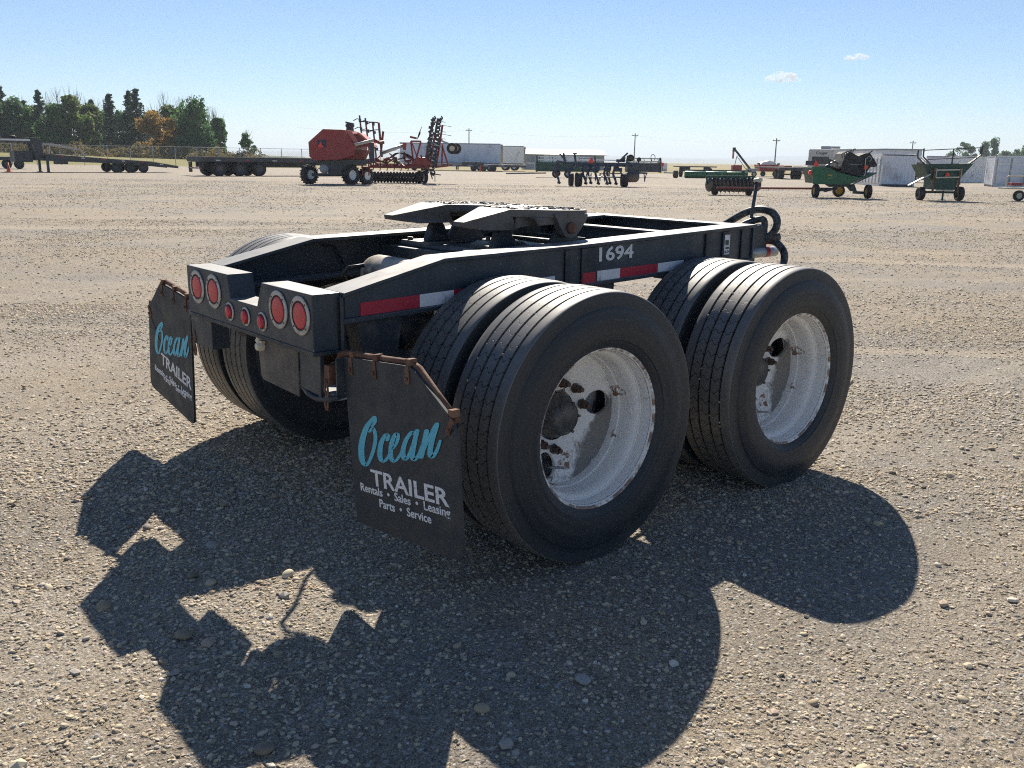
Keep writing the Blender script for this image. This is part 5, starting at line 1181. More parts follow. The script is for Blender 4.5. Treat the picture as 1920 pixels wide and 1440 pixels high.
part(t, 'knife_guard', M['wood'], lambda m: m.bar((.35, -.37, .78), (.72, -.37, .86), .05, .07))
part(t, 'belt_deck', M['dkgrey'], lambda m: (m.bar((-.78, -.1, 1.3), (-.78, -.1, 1.7), .07), m.bx((-.9, 0, 1.3), (-.2, 1.5, 1.42)), m.bar((-.75, -.05, 1.68), (-.35, 0, 1.5), .06), m.bar((-.9, 0, 1.4), (-.4, .2, 1.65), .05)))
part(t, 'sack', M['wood'], lambda m: m.ball((-.42, -.15, 1.36), .15, sc=(1.2, .7, .5)))
part(t, 'warning_post', M['dkgrey'], lambda m: (m.bx((-1.9, -.33, 1.42), (-1.45, -.27, 1.62))))
smv(t, (-1.46, -.38, 1.38), .28)
part(t, 'tail_lamp', M['smv'], lambda m: m.lathe([(-.06, 0), (-.05, .10), (.05, .10), (.06, 0)], 16, 'x', (-1.66, -.3, 1.10)))
# leaping-animal emblem and name bar on the panel
part(t, 'emblem', M['yellow'], lambda m: (m.prism([(-.86, .99), (-.84, 1.05), (-.80, 1.02), (-.72, 1.02), (-.68, .97), (-.74, .96), (-.80, .97)], 'y', -.354, -.351), m.bar((-.86, -.354, .85), (-.66, -.354, .90), .003, .018)))
part(t, 'cart_frame', M['dkgrey'], lambda m: (m.prism([(-.85, .6), (.45, .62), (.6, .3), (.35, .3), (.15, .5), (-.65, .48)], 'y', -.1, .1), m.bar((-.85, 0, .3), (-.3, 0, .45), .12), m.bar((-1.3, 0, .33), (-.7, 0, .33), .1), m.bar((.42, -.1, .26), (1.1, -.1, .24), .12)))
part(t, 'drawbar', M['dkred'], lambda m: m.bar((-5.6, .8, .34), (-.2, .3, .40), .09))
wheel_at(t, (-1.28, -.1, .30), .30, .22, M['yellow'], 'x', .5); wheel_at(t, (1.0, -.35, .31), .31, .21, M['yellow'], 'x', .5); wheel_at(t, (.22, 1.2, .28), .28, .2, M['yellow'], 'y', .62)

# 14. shipping containers
def container(name, label, lat, D, turn, L=6.06, W_=2.44, H=2.3, z0=.0):
    t = yardthing(name, label, 'container', lat, D, turn)
    part(t, 'frame', M['white'], lambda m: (m.bx((0, 0, z0), (.12, .12, z0+H)), m.bx((L-.12, 0, z0), (L, .12, z0+H)), m.bx((0, W_-.12, z0), (.12, W_, z0+H)), m.bx((L-.12, W_-.12, z0), (L, W_, z0+H)), m.bx((0, .0, z0+H-.12), (L, .1, z0+H+.01)), m.bx((0, W_-.1, z0+H-.12), (L, W_, z0+H+.01)), m.bx((0, 0, z0), (L, .1, z0+.14)), m.bx((0, W_-.1, z0), (L, W_, z0+.14))))
    def corr(length, n):
        P = []; st = length/n
        for k in range(n): P += [(k*st, 0), (k*st+st*.3, 0), (k*st+st*.45, .05), (k*st+st*.85, .05)]
        return P + [(length, 0)]
    def side(m, y, sgn):
        P = corr(L-.24, 22); vs = []
        for x, d in P: vs += [(x+.12, y+sgn*d, z0+.14), (x+.12, y+sgn*d, z0+H-.12)]
        m.add(vs, [(2*i, 2*i+2, 2*i+3, 2*i+1) for i in range(len(P)-1)])
    def end(m, x, sgn):
        P = corr(W_-.24, 9); vs = []
        for y, d in P: vs += [(x+sgn*d, y+.12, z0+.14), (x+sgn*d, y+.12, z0+H-.12)]
        m.add(vs, [(2*i, 2*i+2, 2*i+3, 2*i+1) for i in range(len(P)-1)])
    part(t, 'side_wall', M['white'], lambda m: side(m, .03, 1)); part(t, 'side_wall', M['white'], lambda m: side(m, W_-.03, -1))
    part(t, 'end_wall', M['vanwhite'], lambda m: end(m, .03, 1)); part(t, 'end_wall', M['vanwhite'], lambda m: end(m, L-.03, -1))
    part(t, 'roof', M['white'], lambda m: m.bx((.05, .05, z0+H-.05), (L-.05, W_-.05, z0+H-.02)))
    part(t, 'floor', M['dkgrey'], lambda m: m.bx((.05, .05, z0+.03), (L-.05, W_-.05, z0+.12)))
    return t
def side_doors(t, L, H, n, y0=-.03):
    # full-opening side: pairs of ribbed door leaves with hinges and lock rods
    w_ = (L-.24)/n
    for k in range(n):
        x0 = .12+k*w_
        o = part(t, 'door_leaf', M['white'], lambda m: m.bx((x0+.015, y0, .16), (x0+w_-.015, y0+.025, H-.14)), .006)
        for z in (.25, .75, 1.25, 1.75):
            part(o, 'door_rib', M['vanwhite'], lambda m: m.bx((x0+.10, y0-.035, z), (x0+w_-.12, y0-.002, z+.34)), .01)
        part(o, 'lock_rod', M['galv'], lambda m: m.cyl((x0+.06, y0-.03, .2), (x0+.06, y0-.03, H-.18), .018, 6))
c1 = container('shipping_container', 'white shipping container with a ribbed side and corrugated end, between the two green machines', 28.85, 67.0, rad(87), 6.06, 2.44, 2.28)
# door leaves on the face that looks left
for k in range(8):
    y0 = 0; x0 = .15+k*.72
    o = part(c1, 'door_leaf', M['white'], lambda m: m.bx((x0+.015, 2.445, .16), (x0+.705, 2.465, 2.14)), .006)
    for z in (.25, .72, 1.19, 1.66): part(o, 'door_rib', M['vanwhite'], lambda m: m.bx((x0+.12, 2.467, z), (x0+.58, 2.50, z+.33)), .01)
    part(o, 'lock_rod', M['galv'], lambda m: m.cyl((x0+.06, 2.49, .2), (x0+.06, 2.49, 2.1), .018, 6))
c2 = container('shipping_container', 'white shipping container with rows of side doors at the right edge of the yard', 36.3, 70.6, rad(-14), 12.2, 2.44, 2.30)
side_doors(c2, 12.2, 2.30, 12)
c3 = container('shipping_container', 'pale container standing behind the green feed wagon', 40.2, 86.5, rad(28), 6.06, 2.44, 2.4)
t = yardthing('white_shed', 'white flat-roofed shed looming behind the white shipping container', 'building', 41.2, 104, rad(4))
part(t, 'wall', M['white'], lambda m: m.bx((0, 0, 0), (4.2, 12, 3.15)))
part(t, 'side_wall', M['vanwhite'], lambda m: m.bx((-.05, .0, 0), (-.003, 12, 3.1)))
part(t, 'roof', M['grey'], lambda m: m.bx((-.15, -.15, 3.15), (4.35, 12.15, 3.28)))
for k in range(4): part(t, 'wall_panel', M['vanwhite'], lambda m: m.bx((.08+k*1.02, -.03, .1), (1.02+k*1.02, -.004, 3.05)))

# 16. green feed wagon seen from behind
t = yardthing('feed_wagon', 'dark green hopper wagon with tall flared rails and two tyres, seen from behind', 'farm machine', 18.65, 40.6)
for x, r in ((-.84, .29), (.86, .31)): wheel_at(t, (x, 0, r), r, .25, M['dkgrey'], 'x', .5)
part(t, 'axle', M['dkgreen'], lambda m: m.bx((-.75, -.06, .31), (.75, .06, .41)))
part(t, 'hopper', M['dkgreen'], lambda m: m.add([(-.98, -.35, 1.52), (1.15, -.35, 1.60), (.62, -.3, .9), (-.62, -.3, .9), (-.98, 1.0, 1.52), (1.15, 1.0, 1.60), (.62, .9, .9), (-.62, .9, .9)], [(0,1,2,3),(7,6,5,4),(0,3,7,4),(1,5,6,2),(3,2,6,7)]), .01)
part(t, 'bin', M['dkgreen'], lambda m: (m.bx((-.50, -.40, .48), (.52, .6, 1.0)), m.bx((-.54, -.36, 1.0), (.55, .5, 1.35))), .01)
part(t, 'hopper_floor', M['dkgreen'], lambda m: m.bx((-.85, -.2, 1.34), (.95, .9, 1.38)))
for x in (-.52, .56): part(t, 'upright', M['rust'], lambda m: m.bx((x-.035, -.46, .36), (x+.035, -.40, 1.40)))
for x in (-.46, .62): part(t, 'upright', M['alu'], lambda m: m.bx((x-.02, -.47, .98 if x < 0 else .7), (x+.015, -.43, 1.38)))
for z0, z1 in ((1.30, 1.335), (.985, 1.02)): part(t, 'rear_rail', M['cream'], lambda m: m.bar((-.46, -.47, z0), (.54, -.47, z1), .04, .055))
part(t, 'slow_vehicle_sign', M['smv'], lambda m: m.prism([(-.07, 1.04), (.14, 1.04), (.12, 1.14), (.06, 1.20), (-.01, 1.18)], 'y', -.44, -.43))
part(t, 'sill', M['cream'], lambda m: (m.bx((-.36, -.42, .43), (.40, -.36, .48))))
part(t, 'jack_stand', M['dkgreen'], lambda m: (m.bx((-.01, -.3, .05), (.05, -.24, .48)), m.bx((-.06, -.33, .03), (.1, -.2, .06))))
def flare(side, xa, xb, za, zb, zc):
    part(t, 'flare_rail', M['dkgrey'], lambda m: (m.bar((side*xa, -.42, za), (side*xb, -.42, zb), .05), m.bar((side*xb, -.42, zb), (side*xb, -.42, zc), .05)))
    part(t, 'flare_rail', M['dkgrey'], lambda m: (m.bar((side*(xa+.10), -.1, za), (side*(xb+.1), -.1, zb-.03), .05), m.bar((side*(xb+.1), -.1, zb-.03), (side*(xb+.1), -.1, zc-.05), .05)))
flare(-1, .56, 1.10, 1.36, 1.86, 2.20); flare(1, .92, 1.40, 1.58, 1.98, 2.34)
part(t, 'flare_panel', M['galv'], lambda m: m.bar((-.62, -.3, 1.40), (-1.14, -.25, 1.84), .10, .02))
part(t, 'top_rail', M['dkgrey'], lambda m: m.bar((-1.1, -.42, 2.12), (1.4, -.42, 2.27), .035))
part(t, 'mid_rail', M['dkgrey'], lambda m: m.bar((-.88, -.42, 1.74), (1.2, -.42, 1.86), .03))
part(t, 'rail_post', M['dkgrey'], lambda m: m.bar((.17, -.42, 1.54), (.18, -.42, 2.19), .045))
part(t, 'chute', M['galv'], lambda m: (m.bar((-.70, -.4, 1.12), (-.96, -.4, .98), .10, .06), m.bar((-.92, -.4, 1.0), (-1.58, -.4, .63), .14, .05)))
part(t, 'chute_arm', M['dkgrey'], lambda m: (m.bar((-.95, -.35, 1.45), (-.72, -.35, 1.05), .06), m.bar((-.72, -.35, 1.05), (-.98, -.35, .90), .05), m.bx((-.72, -.4, 1.18), (-.58, -.2, 1.30))))
# 18. cream tube frame cut by the right edge
t = yardthing('tube_frame_cart', 'cream tubular frame with a small wheel, cut off by the right edge', 'farm machine', 22.3, 41.3)
part(t, 'hoop', M['cream'], lambda m: m.tube(smooth([(-.42, 0, .62), (-.42, 0, .95), (-.36, 0, 1.08), (-.1, 0, 1.10), (.8, 0, 1.10)], 4), .03, 8))
part(t, 'bed', M['cream'], lambda m: m.bx((-.44, -.05, .52), (1.2, .6, .60)), .01)
part(t, 'red_box', M['red'], lambda m: m.bx((-.18, -.02, .68), (.3, .3, .80)), .01)
wheel_at(t, (.18, -.05, .24), .24, .18, M['cream'], 'y')
# dark wall-like row of stacked decks far right
t = yardthing('dark_panel_stack', 'long dark low stack of panels between the containers at the far right', 'panel stack', 48.5, 101.5, rad(-4))
for k in range(4): part(t, 'panel', M['navy'], lambda m: m.bx((-1.0, 0, .12+k*.42), (4.6, 2.4, .50+k*.42)), .02)
part(t, 'bearer', M['dkgrey'], lambda m: m.bx((-1.0, 0, 0), (4.6, .3, .12)))
t = yardthing('parked_truck', 'dark red parked truck half hidden behind the white container, left of the green feed wagon', 'truck', 35.9, 83)
part(t, 'body', M['dkred'], lambda m: m.prism([(-.9, .5), (1.9, .5), (1.9, 1.2), (.9, 1.3), (.6, 1.75), (-.9, 1.75)], 'y', 0, 1.9), .04)
part(t, 'cab_window', M['glass'], lambda m: m.bx((-.7, -.02, 1.3), (.5, -.005, 1.68)))
part(t, 'roof_rack', M['cream'], lambda m: m.bx((-.9, .1, 1.76), (.6, 1.7, 1.84)))
for x in (-.4, 1.3): wheel_at(t, (x, .05, .36), .36, .25, M['dkgrey'], 'y')

# ------------------------------------------------------------------ chain-link fence, guard rail, sign, poles
fence = yardthing('chain_link_fence', 'tall chain-link fence with steel posts along the left side of the yard', 'fence', 0, 0)
fa, fb = np.array([-80., 104.]), np.array([-16.0, 128.])
nf = 27
for k in range(nf):
    p = fa+(fb-fa)*k/(nf-1)
    part(fence, 'fence_post', M['galv'], lambda m: m.cyl((p[0], p[1], 0), (p[0], p[1], 2.45), .045, 8))
part(fence, 'top_rail', M['galv'], lambda m: m.cyl((fa[0], fa[1], 2.4), (fb[0], fb[1], 2.4), .028, 6))
u_ = (fb-fa)/np.linalg.norm(fb-fa); LL = np.linalg.norm(fb-fa)
def mesh_wires(m):
    st = .30
    for k in range(int(LL/st)):
        s0 = k*st
        for dr in (1, -1):
            s1 = s0+dr*2.3
            if s1 < 0 or s1 > LL: continue
            a = fa+u_*s0; b = fa+u_*s1
            m.tube([(a[0], a[1], .05), (b[0], b[1], 2.38)], .004, 3, False)
o = part(fence, 'wire_mesh', M['galv'], mesh_wires); o['kind'] = 'stuff'
rail = yardthing('guard_rail', 'long white guard rail along the road on the bank, below the trees', 'guard rail', 0, 0)
ra, rb = np.array([-118., 136.]), np.array([-46., 205.])
for k in range(24):
    p0 = ra+(rb-ra)*k/24; p1 = ra+(rb-ra)*(k+1)/24
    z0 = float(bank_h(p0[0], p0[1])); z1 = float(bank_h(p1[0], p1[1]))
    part(rail, 'rail_panel', M['white'], lambda m: m.bar((p0[0], p0[1], z0+.55), (p1[0], p1[1], z1+.55), .06, .34))
    part(rail, 'rail_post', M['galv'], lambda m: m.bx((p0[0]-.06, p0[1]+.04, z0), (p0[0]+.06, p0[1]+.16, z0+.75)))
for k in range(2):
    pa = ra+np.array([-6, 14.]); pb = rb+np.array([-4, 16.])
    part(rail, 'upper_wire', M['galv'], lambda m: m.bar((pa[0], pa[1], 2.55+.5*k), (pb[0], pb[1], 1.0+.3*k), .05, .10))
t = yardthing('billboard', 'blank grey roadside sign board on two posts in front of the trees', 'sign', -58.2, 168, 0, z=.9)
part(t, 'board', M['grey'], lambda m: m.bx((-1.1, 0, .6), (1.1, .08, 1.85)), .01)
for x in (-.8, .8): part(t, 'post', M['pole'], lambda m: m.bx((x-.06, .09, 0), (x+.06, .2, 1.9)))
def pole(lat, D, h, label):
    t = yardthing('utility_pole', label, 'utility pole', lat, D, 0, 'power poles along the horizon')
    part(t, 'mast', M['pole'], lambda m: m.tube([(0, 0, -.2), (0, 0, h)], [.20, .14], 8))
    part(t, 'cross_arm', M['pole'], lambda m: m.bx((-1.0, -.06, h-.75), (1.0, .06, h-.55)))
    for x in (-.9, .9): part(t, 'insulator', M['grey'], lambda m: m.cyl((x, 0, h-.55), (x, 0, h-.35), .06, 6))
    part(t, 'brace', M['pole'], lambda m: (m.bar((0, -.1, h-1.6), (.7, -.1, h-.7), .05)))
pole(-15.0, 300, 11.0, 'utility pole rising behind the white semi-trailer')
pole(38.2, 300, 10.2, 'utility pole rising behind the blue chisel plough')
pole(71.0, 255, 8.2, 'leaning utility pole left of the camper trailer')
pole(123.0, 290, 9.0, 'utility pole just right of the white shipping container')
pole(176.0, 320, 9.0, 'utility pole above the white container at the right edge')
wire = yardthing('power_line', 'thin sagging power lines strung between the far poles', 'power line', 0, 0)
pp = [(-70, 300, 10.4), (-15, 300, 10.4), (38.2, 300, 9.6), (71, 255, 7.6)]
for k in range(3):
    a, b = np.array(pp[k]), np.array(pp[k+1])
    part(wire, 'wire', M['dkgrey'], lambda m: m.tube([tuple(a+(b-a)*q/10-np.array([0, 0, 1.1*4*(q/10)*(1-q/10)])) for q in range(11)], .012, 4, False))

# ------------------------------------------------------------------ trees
def leaf_mat(name, c1, c2):
    m, n, b = newmat(name)
    f = N(n, 'ShaderNodeAttribute', attribute_name='tone').outputs['Fac']
    n.links.new(mixc(n, f, c1, c2), b.inputs['Base Color']); b.inputs['Roughness'].default_value = .65; b.inputs['Specular IOR Level'].default_value = .25
    tr = n.nodes.new('ShaderNodeBsdfTranslucent'); n.links.new(mixc(n, f, c1, c2), tr.inputs['Color'])
    mx_ = n.nodes.new('ShaderNodeMixShader'); mx_.inputs[0].default_value = .42
    n.links.new(b.outputs[0], mx_.inputs[1]); n.links.new(tr.outputs[0], mx_.inputs[2])
    n.links.new(mx_.outputs[0], n.nodes['Material Output'].inputs['Surface']); return m
M['leaf'] = leaf_mat('poplar_leaves', (.05, .13, .05), (.13, .24, .085))
M['leafy'] = leaf_mat('yellowing_leaves', (.08, .15, .045), (.24, .28, .075))
M['leafo'] = leaf_mat('autumn_leaves', (.26, .17, .05), (.46, .30, .09))
M['needle'] = leaf_mat('spruce_needles', (.035, .075, .055), (.07, .12, .08))
M['shrub'] = leaf_mat('dry_brush_leaves', (.10, .10, .04), (.22, .17, .07))
def leaf_object(name, pts, size, mat, par, seed, tone):
    r = np.random.RandomState(seed); k = len(pts)
    u = r.normal(size=(k, 3)); u /= np.linalg.norm(u, axis=1)[:, None]; w_ = r.normal(size=(k, 3)); w_ -= (w_*u).sum(1)[:, None]*u; w_ /= np.linalg.norm(w_, axis=1)[:, None]
    s = size*(.6+.8*r.rand(k))[:, None]
    co = np.stack([pts+u*s, pts+w_*s*.6, pts-u*s, pts-w_*s*.6], 1).reshape(-1, 3)
    me = bpy.data.meshes.new(name); me.vertices.add(len(co)); me.vertices.foreach_set('co', co.ravel())
    me.loops.add(k*4); me.loops.foreach_set('vertex_index', np.arange(k*4, dtype=np.int32)); me.polygons.add(k); me.polygons.foreach_set('loop_start', np.arange(0, k*4, 4, dtype=np.int32))
    me.update(calc_edges=True); at = me.attributes.new('tone', 'FLOAT', 'POINT'); at.data.foreach_set('value', np.repeat(np.clip(tone+r.normal(0, .18, k), 0, 1), 4))
    me.materials.append(mat); return obj(name, me, par)
def broad_crown(seed, h, w_, base, n, lobes=16):
    r = np.random.RandomState(seed); P = []; T = []
    for q in range(lobes):
        f = r.rand(); z = base+(h-base)*(.08+.84*f); rad_ = w_*(.9 if f < .55 else .9*(1-f)/.45+.12)*r.uniform(.25, .75); a = r.rand()*2*PI
        c = np.array([rad_*math.cos(a), rad_*math.sin(a), z]); s = r.uniform(.16, .30)*w_*1.25
        m = n//lobes; d_ = r.normal(size=(m, 3)); d_ /= np.linalg.norm(d_, axis=1)[:, None]; rr = r.rand(m)**.45
        P.append(c+d_*rr[:, None]*s*np.array([1, 1, 1.05])); T.append(np.full(m, r.uniform(.2, .8)))
    return np.concatenate(P), np.concatenate(T)
def broad_tree(lat, D, z, h, w_, mat, label, seed, n=2600, base=.18, twigs=True, group='tree belt along the road', name='poplar_tree', lobes=16):
    t = yardthing(name, label, 'tree', lat, D, 0, group, z)
    r = random.Random(seed)
    def tk(m):
        m.tube([(0, 0, -.3), (.1, 0, h*.3), (-.1, .1, h*.6), (0, 0, h*.9)], [.22*h/10, .16*h/10, .1*h/10, .03], 7)
        for k in range(9):
            z_ = h*r.uniform(.2, .75); a = r.uniform(0, 2*PI); L = w_*r.uniform(.3, .6)
            m.tube([(0, 0, z_), (L*.5*math.cos(a), L*.5*math.sin(a), z_+L*.45), (L*math.cos(a), L*math.sin(a), z_+L*r.uniform(.6, 1.1))], [.07, .045, .015], 5)
    part(t, 'trunk', M['bark'], tk)
    if n:
        P, T = broad_crown(seed, h, w_, h*base, n, lobes); leaf_object('crown', P, .22+.012*h, M[mat], t, seed, T)
    if twigs:
        def tw(m):
            for k in range(26):
                a = r.uniform(0, 2*PI); s0 = w_*r.uniform(0, .5); z_ = h*r.uniform(.7, .95); L = h*r.uniform(.10, .24)
                x, y = s0*math.cos(a), s0*math.sin(a)
                m.tube([(x*.6, y*.6, z_-L*.3), (x, y, z_+L*.4), (x*1.25, y*1.25, z_+L)], [.03, .02, .008], 4)
        o = part(t, 'bare_twigs', M['bark'], tw); o['kind'] = 'stuff'
    return t
def spruce(lat, D, z, h, w_, label, seed, n=2400, group='tree belt along the road'):
    t = yardthing('spruce_tree', label, 'tree', lat, D, 0, group, z); r = np.random.RandomState(seed)
    part(t, 'trunk', M['bark'], lambda m: m.tube([(0, 0, -.3), (0, 0, h)], [.2, .02], 7))
    P = []; T = []; tiers = int(h*2.6)
    for q in range(tiers):
        f = q/tiers; zz = h*(.04+.95*f); R = w_*(1-f)**.85*r.uniform(.75, 1.15)+.12; nb = max(4, int(9*(1-f))+3)
        for b_ in range(nb):
            a = r.rand()*2*PI; L = R*r.uniform(.65, 1.12); m = max(5, int(n/(tiers*nb))); s = r.rand(m)**.7
            droop = -.32*L*s+.18*L*s**3*1.6
            p = np.stack([np.cos(a)*L*s, np.sin(a)*L*s, zz+droop], 1)+r.normal(0, .09, (m, 3))*np.array([1, 1, .6])*(1+.6*s)[:, None]
            P.append(p); T.append(np.full(m, r.uniform(.1, .7)))
    leaf_object('crown', np.concatenate(P), .21, M['needle'], t, seed, np.concatenate(T)); return t
ZT_ = 1.0
def xl(px, D): return (px-960)/1694.0*D*1.03
trees = [  # kind, picture column, depth, height, half width, label
 ('b', -10, 172, 11.2, 4.2, 'leaf', 'big green poplar at the very left edge of the tree belt'),
 ('s', 12, 168, 11.5, 2.2, None, 'dark spruce leaning out of the poplars at the left edge'),
 ('b', 44, 170, 10.6, 3.6, 'leaf', 'dense green poplar with two dark tops at the left of the belt'),
 ('s', 60, 178, 12.2, 2.3, None, 'ragged dark spruce top, second spire from the left edge'),
 ('b', 86, 174, 9.4, 3.4, 'leaf', 'green poplar behind the gooseneck trailer'),
 ('s', 100, 180, 9.8, 1.9, None, 'short pointed spruce between two green poplars'),
 ('s', 127, 176, 11.6, 2.2, None, 'tall thin spruce with a bare spire, behind the gooseneck ramp frame'),
 ('b', 150, 170, 8.6, 3.2, 'leaf', 'low green poplar right of the tall thin spruce'),
 ('b', 183, 172, 10.8, 3.5, 'leafy', 'tall yellow-green poplar in the middle of the belt'),
 ('b', 214, 178, 9.6, 2.8, 'leafy', 'slim poplar with yellow patches, left of the broad spruce'),
 ('s', 250, 172, 11.2, 2.9, None, 'broad dark spruce left of the twin-topped one'),
 ('s', 284, 174, 12.0, 2.3, None, 'left half of the twin-topped dark spruce'),
 ('s', 297, 171, 12.2, 2.6, None, 'right half of the twin-topped dark spruce, beside the orange tree'),
 ('b', 333, 168, 8.9, 3.5, 'leafo', 'orange autumn tree standing out among the green ones'),
 ('b', 352, 180, 9.8, 2.8, 'leafy', 'green and brown tree rising behind the orange one'),
 ('b', 398, 170, 10.4, 4.6, 'leaf', 'large round dark green poplar at the right end of the belt'),
 ('b', 436, 176, 7.6, 2.2, 'leaf', 'smaller green tree at the right shoulder of the belt'),
]
trees += [
 ('b', 24, 186, 9.6, 3.2, 'leaf', 'green poplar filling the belt behind the left-hand spruces'),
 ('b', 70, 188, 9.0, 3.4, 'leaf', 'green poplar behind the second spruce spire'),
 ('b', 112, 186, 8.6, 3.2, 'leafy', 'yellowish poplar behind the short pointed spruce'),
 ('s', 165, 188, 9.6, 2.0, None, 'small spruce tip between the low poplar and the yellow-green one'),
 ('s', 218, 184, 10.6, 2.0, None, 'thin spruce tip left of the broad dark spruce'),
 ('b', 232, 188, 8.6, 3.0, 'leaf', 'green poplar filling the gap left of the broad dark spruce'),
 ('b', 268, 186, 8.2, 3.0, 'leaf', 'green poplar between the broad spruce and the twin-topped one'),
 ('b', 318, 188, 8.4, 2.8, 'leaf', 'green poplar behind the left side of the orange tree'),
 ('b', 372, 186, 9.2, 3.0, 'leaf', 'green poplar between the orange tree and the round one'),
 ('b', 420, 180, 8.6, 2.8, 'leaf', 'green poplar on the right flank of the large round one')]
for i, (kd, px, D, h, w_, mt, lab) in enumerate(trees):
    zb = float(bank_h(np.array(xl(px, D)), np.array(D)))
    if kd == 'b': broad_tree(xl(px, D), D, zb, h, w_*1.3, mt, lab, 40+i, base=.02, n=4600, lobes=26)
    else: spruce(xl(px, D), D, zb, h, w_*1.35, lab, 40+i, n=4200)
broad_tree(xl(487, 165), 165, .4, 5.0, 1.9, 'leaf', 'small lone young poplar right of the tree belt', 77, n=620, base=.25, twigs=True, group='', name='young_tree', lobes=11)
# dry brush at the foot of the belt, and bare poplars behind
rb_ = random.Random(9)
labs = ['brown brush']
def brush(name, lab, spots, seed, mat='shrub', nn=260):
    P = []; T = []; r = np.random.RandomState(seed)
    for (lt, D, zz, w_, h) in spots:
        d_ = r.normal(size=(nn, 3)); d_ /= np.linalg.norm(d_, axis=1)[:, None]; rr = r.rand(nn)**.4
        p = d_*rr[:, None]*np.array([w_, w_, h]); p[:, 2] = np.abs(p[:, 2])
        wpt = far(lt, D, zz); P.append(p+np.array(wpt)); T.append(np.full(nn, r.uniform(.1, .9)))
    o = leaf_object(name, np.concatenate(P), .2, M[mat], None, seed, np.concatenate(T)); return tag(o, lab, 'brush', kind='stuff')
spots = []
for k in range(64):
    px = -40+k*8.6; D = 158+rb_.uniform(-4, 8); lt = xl(px, D); spots.append((lt, D, float(bank_h(np.array(lt), np.array(D)))-.2, rb_.uniform(1.2, 2.4), rb_.uniform(1.3, 3.0)))
brush('brush', 'strip of dry brown and olive brush along the foot of the tree belt', spots, 5)
spots = []
for k in range(30):
    px = 480+k*4; D = 210+rb_.uniform(-4, 10); spots.append((xl(px, D), D, .1, rb_.uniform(1.0, 2.0), rb_.uniform(.8, 2.0)*(1-k/45)))
brush('brush', 'low scrub trailing off to the right of the tree belt', spots, 6, nn=120)
for k, px in enumerate((8, 40, 140, 160, 196, 240, 345, 372, 388, 430)):
    D = 190+k % 3*4
    t = yardthing('bare_tree', ['bare poplar at the left edge of the belt', 'bare poplar behind the second spruce spire', 'bare poplar right of the tall thin spruce', 'bare poplar between the tall thin spruce and the yellow-green poplar', 'bare poplar behind the yellow-green poplar', 'bare poplar left of the broad dark spruce', 'bare poplar behind the orange autumn tree', 'bare poplar between the orange tree and the round poplar', 'bare poplar behind the large round dark poplar', 'bare poplar leaning out at the right end of the belt'][k], 'tree', xl(px, D), D, 0, 'bare poplars behind the tree belt', .8)
    r = random.Random(200+k); h = (13.2, 12.8, 13, 13.4, 12.9, 11.9, 13.0, 12.2, 12.6, 10)[k]
    def bt(m):
        m.tube([(0, 0, 0), (.1, 0, h*.5), (0, 0, h)], [.16, .09, .012], 6)
    part(t, 'trunk', M['bark'], bt)
    def bb(m):
        for q in range(22):
            z = h*r.uniform(.45, .9); a = r.uniform(0, 2*PI); L = (h-z)*r.uniform(.5, .9)+.5; sp = r.uniform(.25, .5)
            m.tube([(0, 0, z), (L*sp*.7*math.cos(a), L*sp*.7*math.sin(a), z+L*.55), (L*sp*math.cos(a), L*sp*math.sin(a), z+L)], [.035, .022, .008], 4)
    o = part(t, 'branches', M['bark'], bb); o['kind'] = 'stuff'
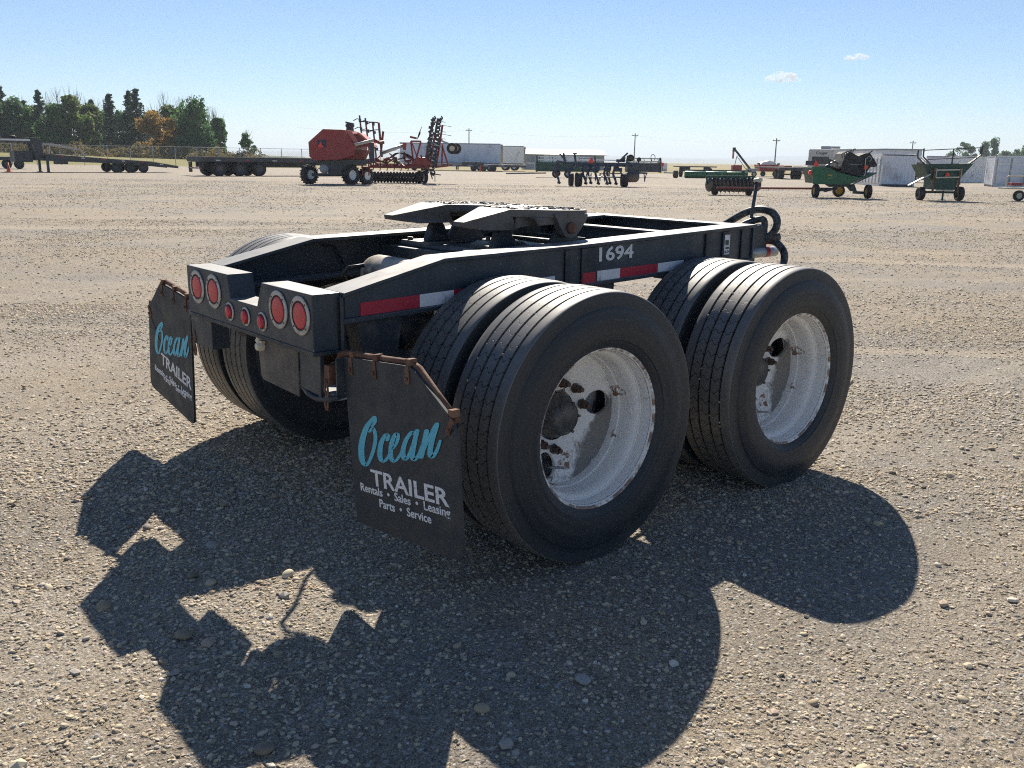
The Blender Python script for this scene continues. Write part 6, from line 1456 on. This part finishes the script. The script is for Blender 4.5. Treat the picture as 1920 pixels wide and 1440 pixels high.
# far trees on the right
for k, (px, h, w_) in enumerate(((1727, 3.2, 1.9), (1748, 5.4, 2.1), (1762, 4.6, 1.7), (1785, 5.2, 2.0), (1800, 6.0, 2.2), (1822, 3.6, 2.2), (1840, 4.2, 2.4), (1862, 5.2, 2.5), (1880, 5.8, 2.4), (1898, 6.2, 2.6), (1915, 5.2, 2.4))):
    nm = ['first', 'second', 'third', 'fourth', 'fifth', 'sixth', 'seventh', 'eighth', 'ninth', 'tenth', 'eleventh'][k]
    broad_tree(xl(px, 380), 380, .0, h*2.2, w_*2.2, 'leaf', '%s small dark tree from the left in the row behind the right-hand containers' % nm, 300+k, n=2400, base=-.02, twigs=False, group='far trees on the right', lobes=20)
# ------------------------------------------------------------------ clouds
def cloud_mat():
    m, n, b = newmat('cloud'); n.nodes.remove(b)
    pv = n.nodes.new('ShaderNodeVolumePrincipled'); pv.inputs['Color'].default_value = (1, 1, 1, 1); pv.inputs['Anisotropy'].default_value = .3
    v = coords(n); f = noise(n, v, .035, 5, .65)
    r_ = ramp(n, f, [(.44, 0), (.60, .05)]); n.links.new(r_.outputs[0], pv.inputs['Density'])
    n.links.new(pv.outputs[0], n.nodes['Material Output'].inputs['Volume']); return m
M['cloud'] = cloud_mat()

def cloud(lat, D, z, puffs, label):
    mb = MB()
    for x, y, zz, r_, sx, sz in puffs: mb.ball((x, y, zz), r_, 14, 9, (sx, 1, sz))
    o = mb.build('cloud', M['cloud']); o.location = far(lat, D, z); o.rotation_euler = (0, 0, YAW-PI/2)
    return tag(o, label, 'cloud', 'small clouds low in the sky')
cloud(1122, 4000, 352, [(-48, 0, -6, 22, 1.4, .7), (-15, 5, 4, 30, 1.3, .75), (22, -5, 2, 26, 1.3, .8), (52, 0, -6, 16, 1.6, .6)], 'small white cloud puff above the green header cart')
cloud(1418, 4000, 438, [(-24, 0, -2, 20, 1.5, .6), (8, 0, 3, 22, 1.4, .6), (34, 0, 0, 15, 1.4, .7)], 'smaller, higher white cloud to the right')
mb = MB(); mb.bx((-10000, -500, -12), (10000, 11200, 120))
mh, nh_, bh = newmat('thin_haze'); nh_.nodes.remove(bh)
pv = nh_.nodes.new('ShaderNodeVolumePrincipled'); pv.inputs['Color'].default_value = (.80, .90, 1, 1); pv.inputs['Density'].default_value = .00025; pv.inputs['Anisotropy'].default_value = .2
nh_.links.new(pv.outputs[0], nh_.nodes['Material Output'].inputs['Volume'])
hz = mb.build('haze', mh); hz.location = far(0, 0, 0); hz.rotation_euler = (0, 0, YAW-PI/2)
tag(hz, kind='stuff')
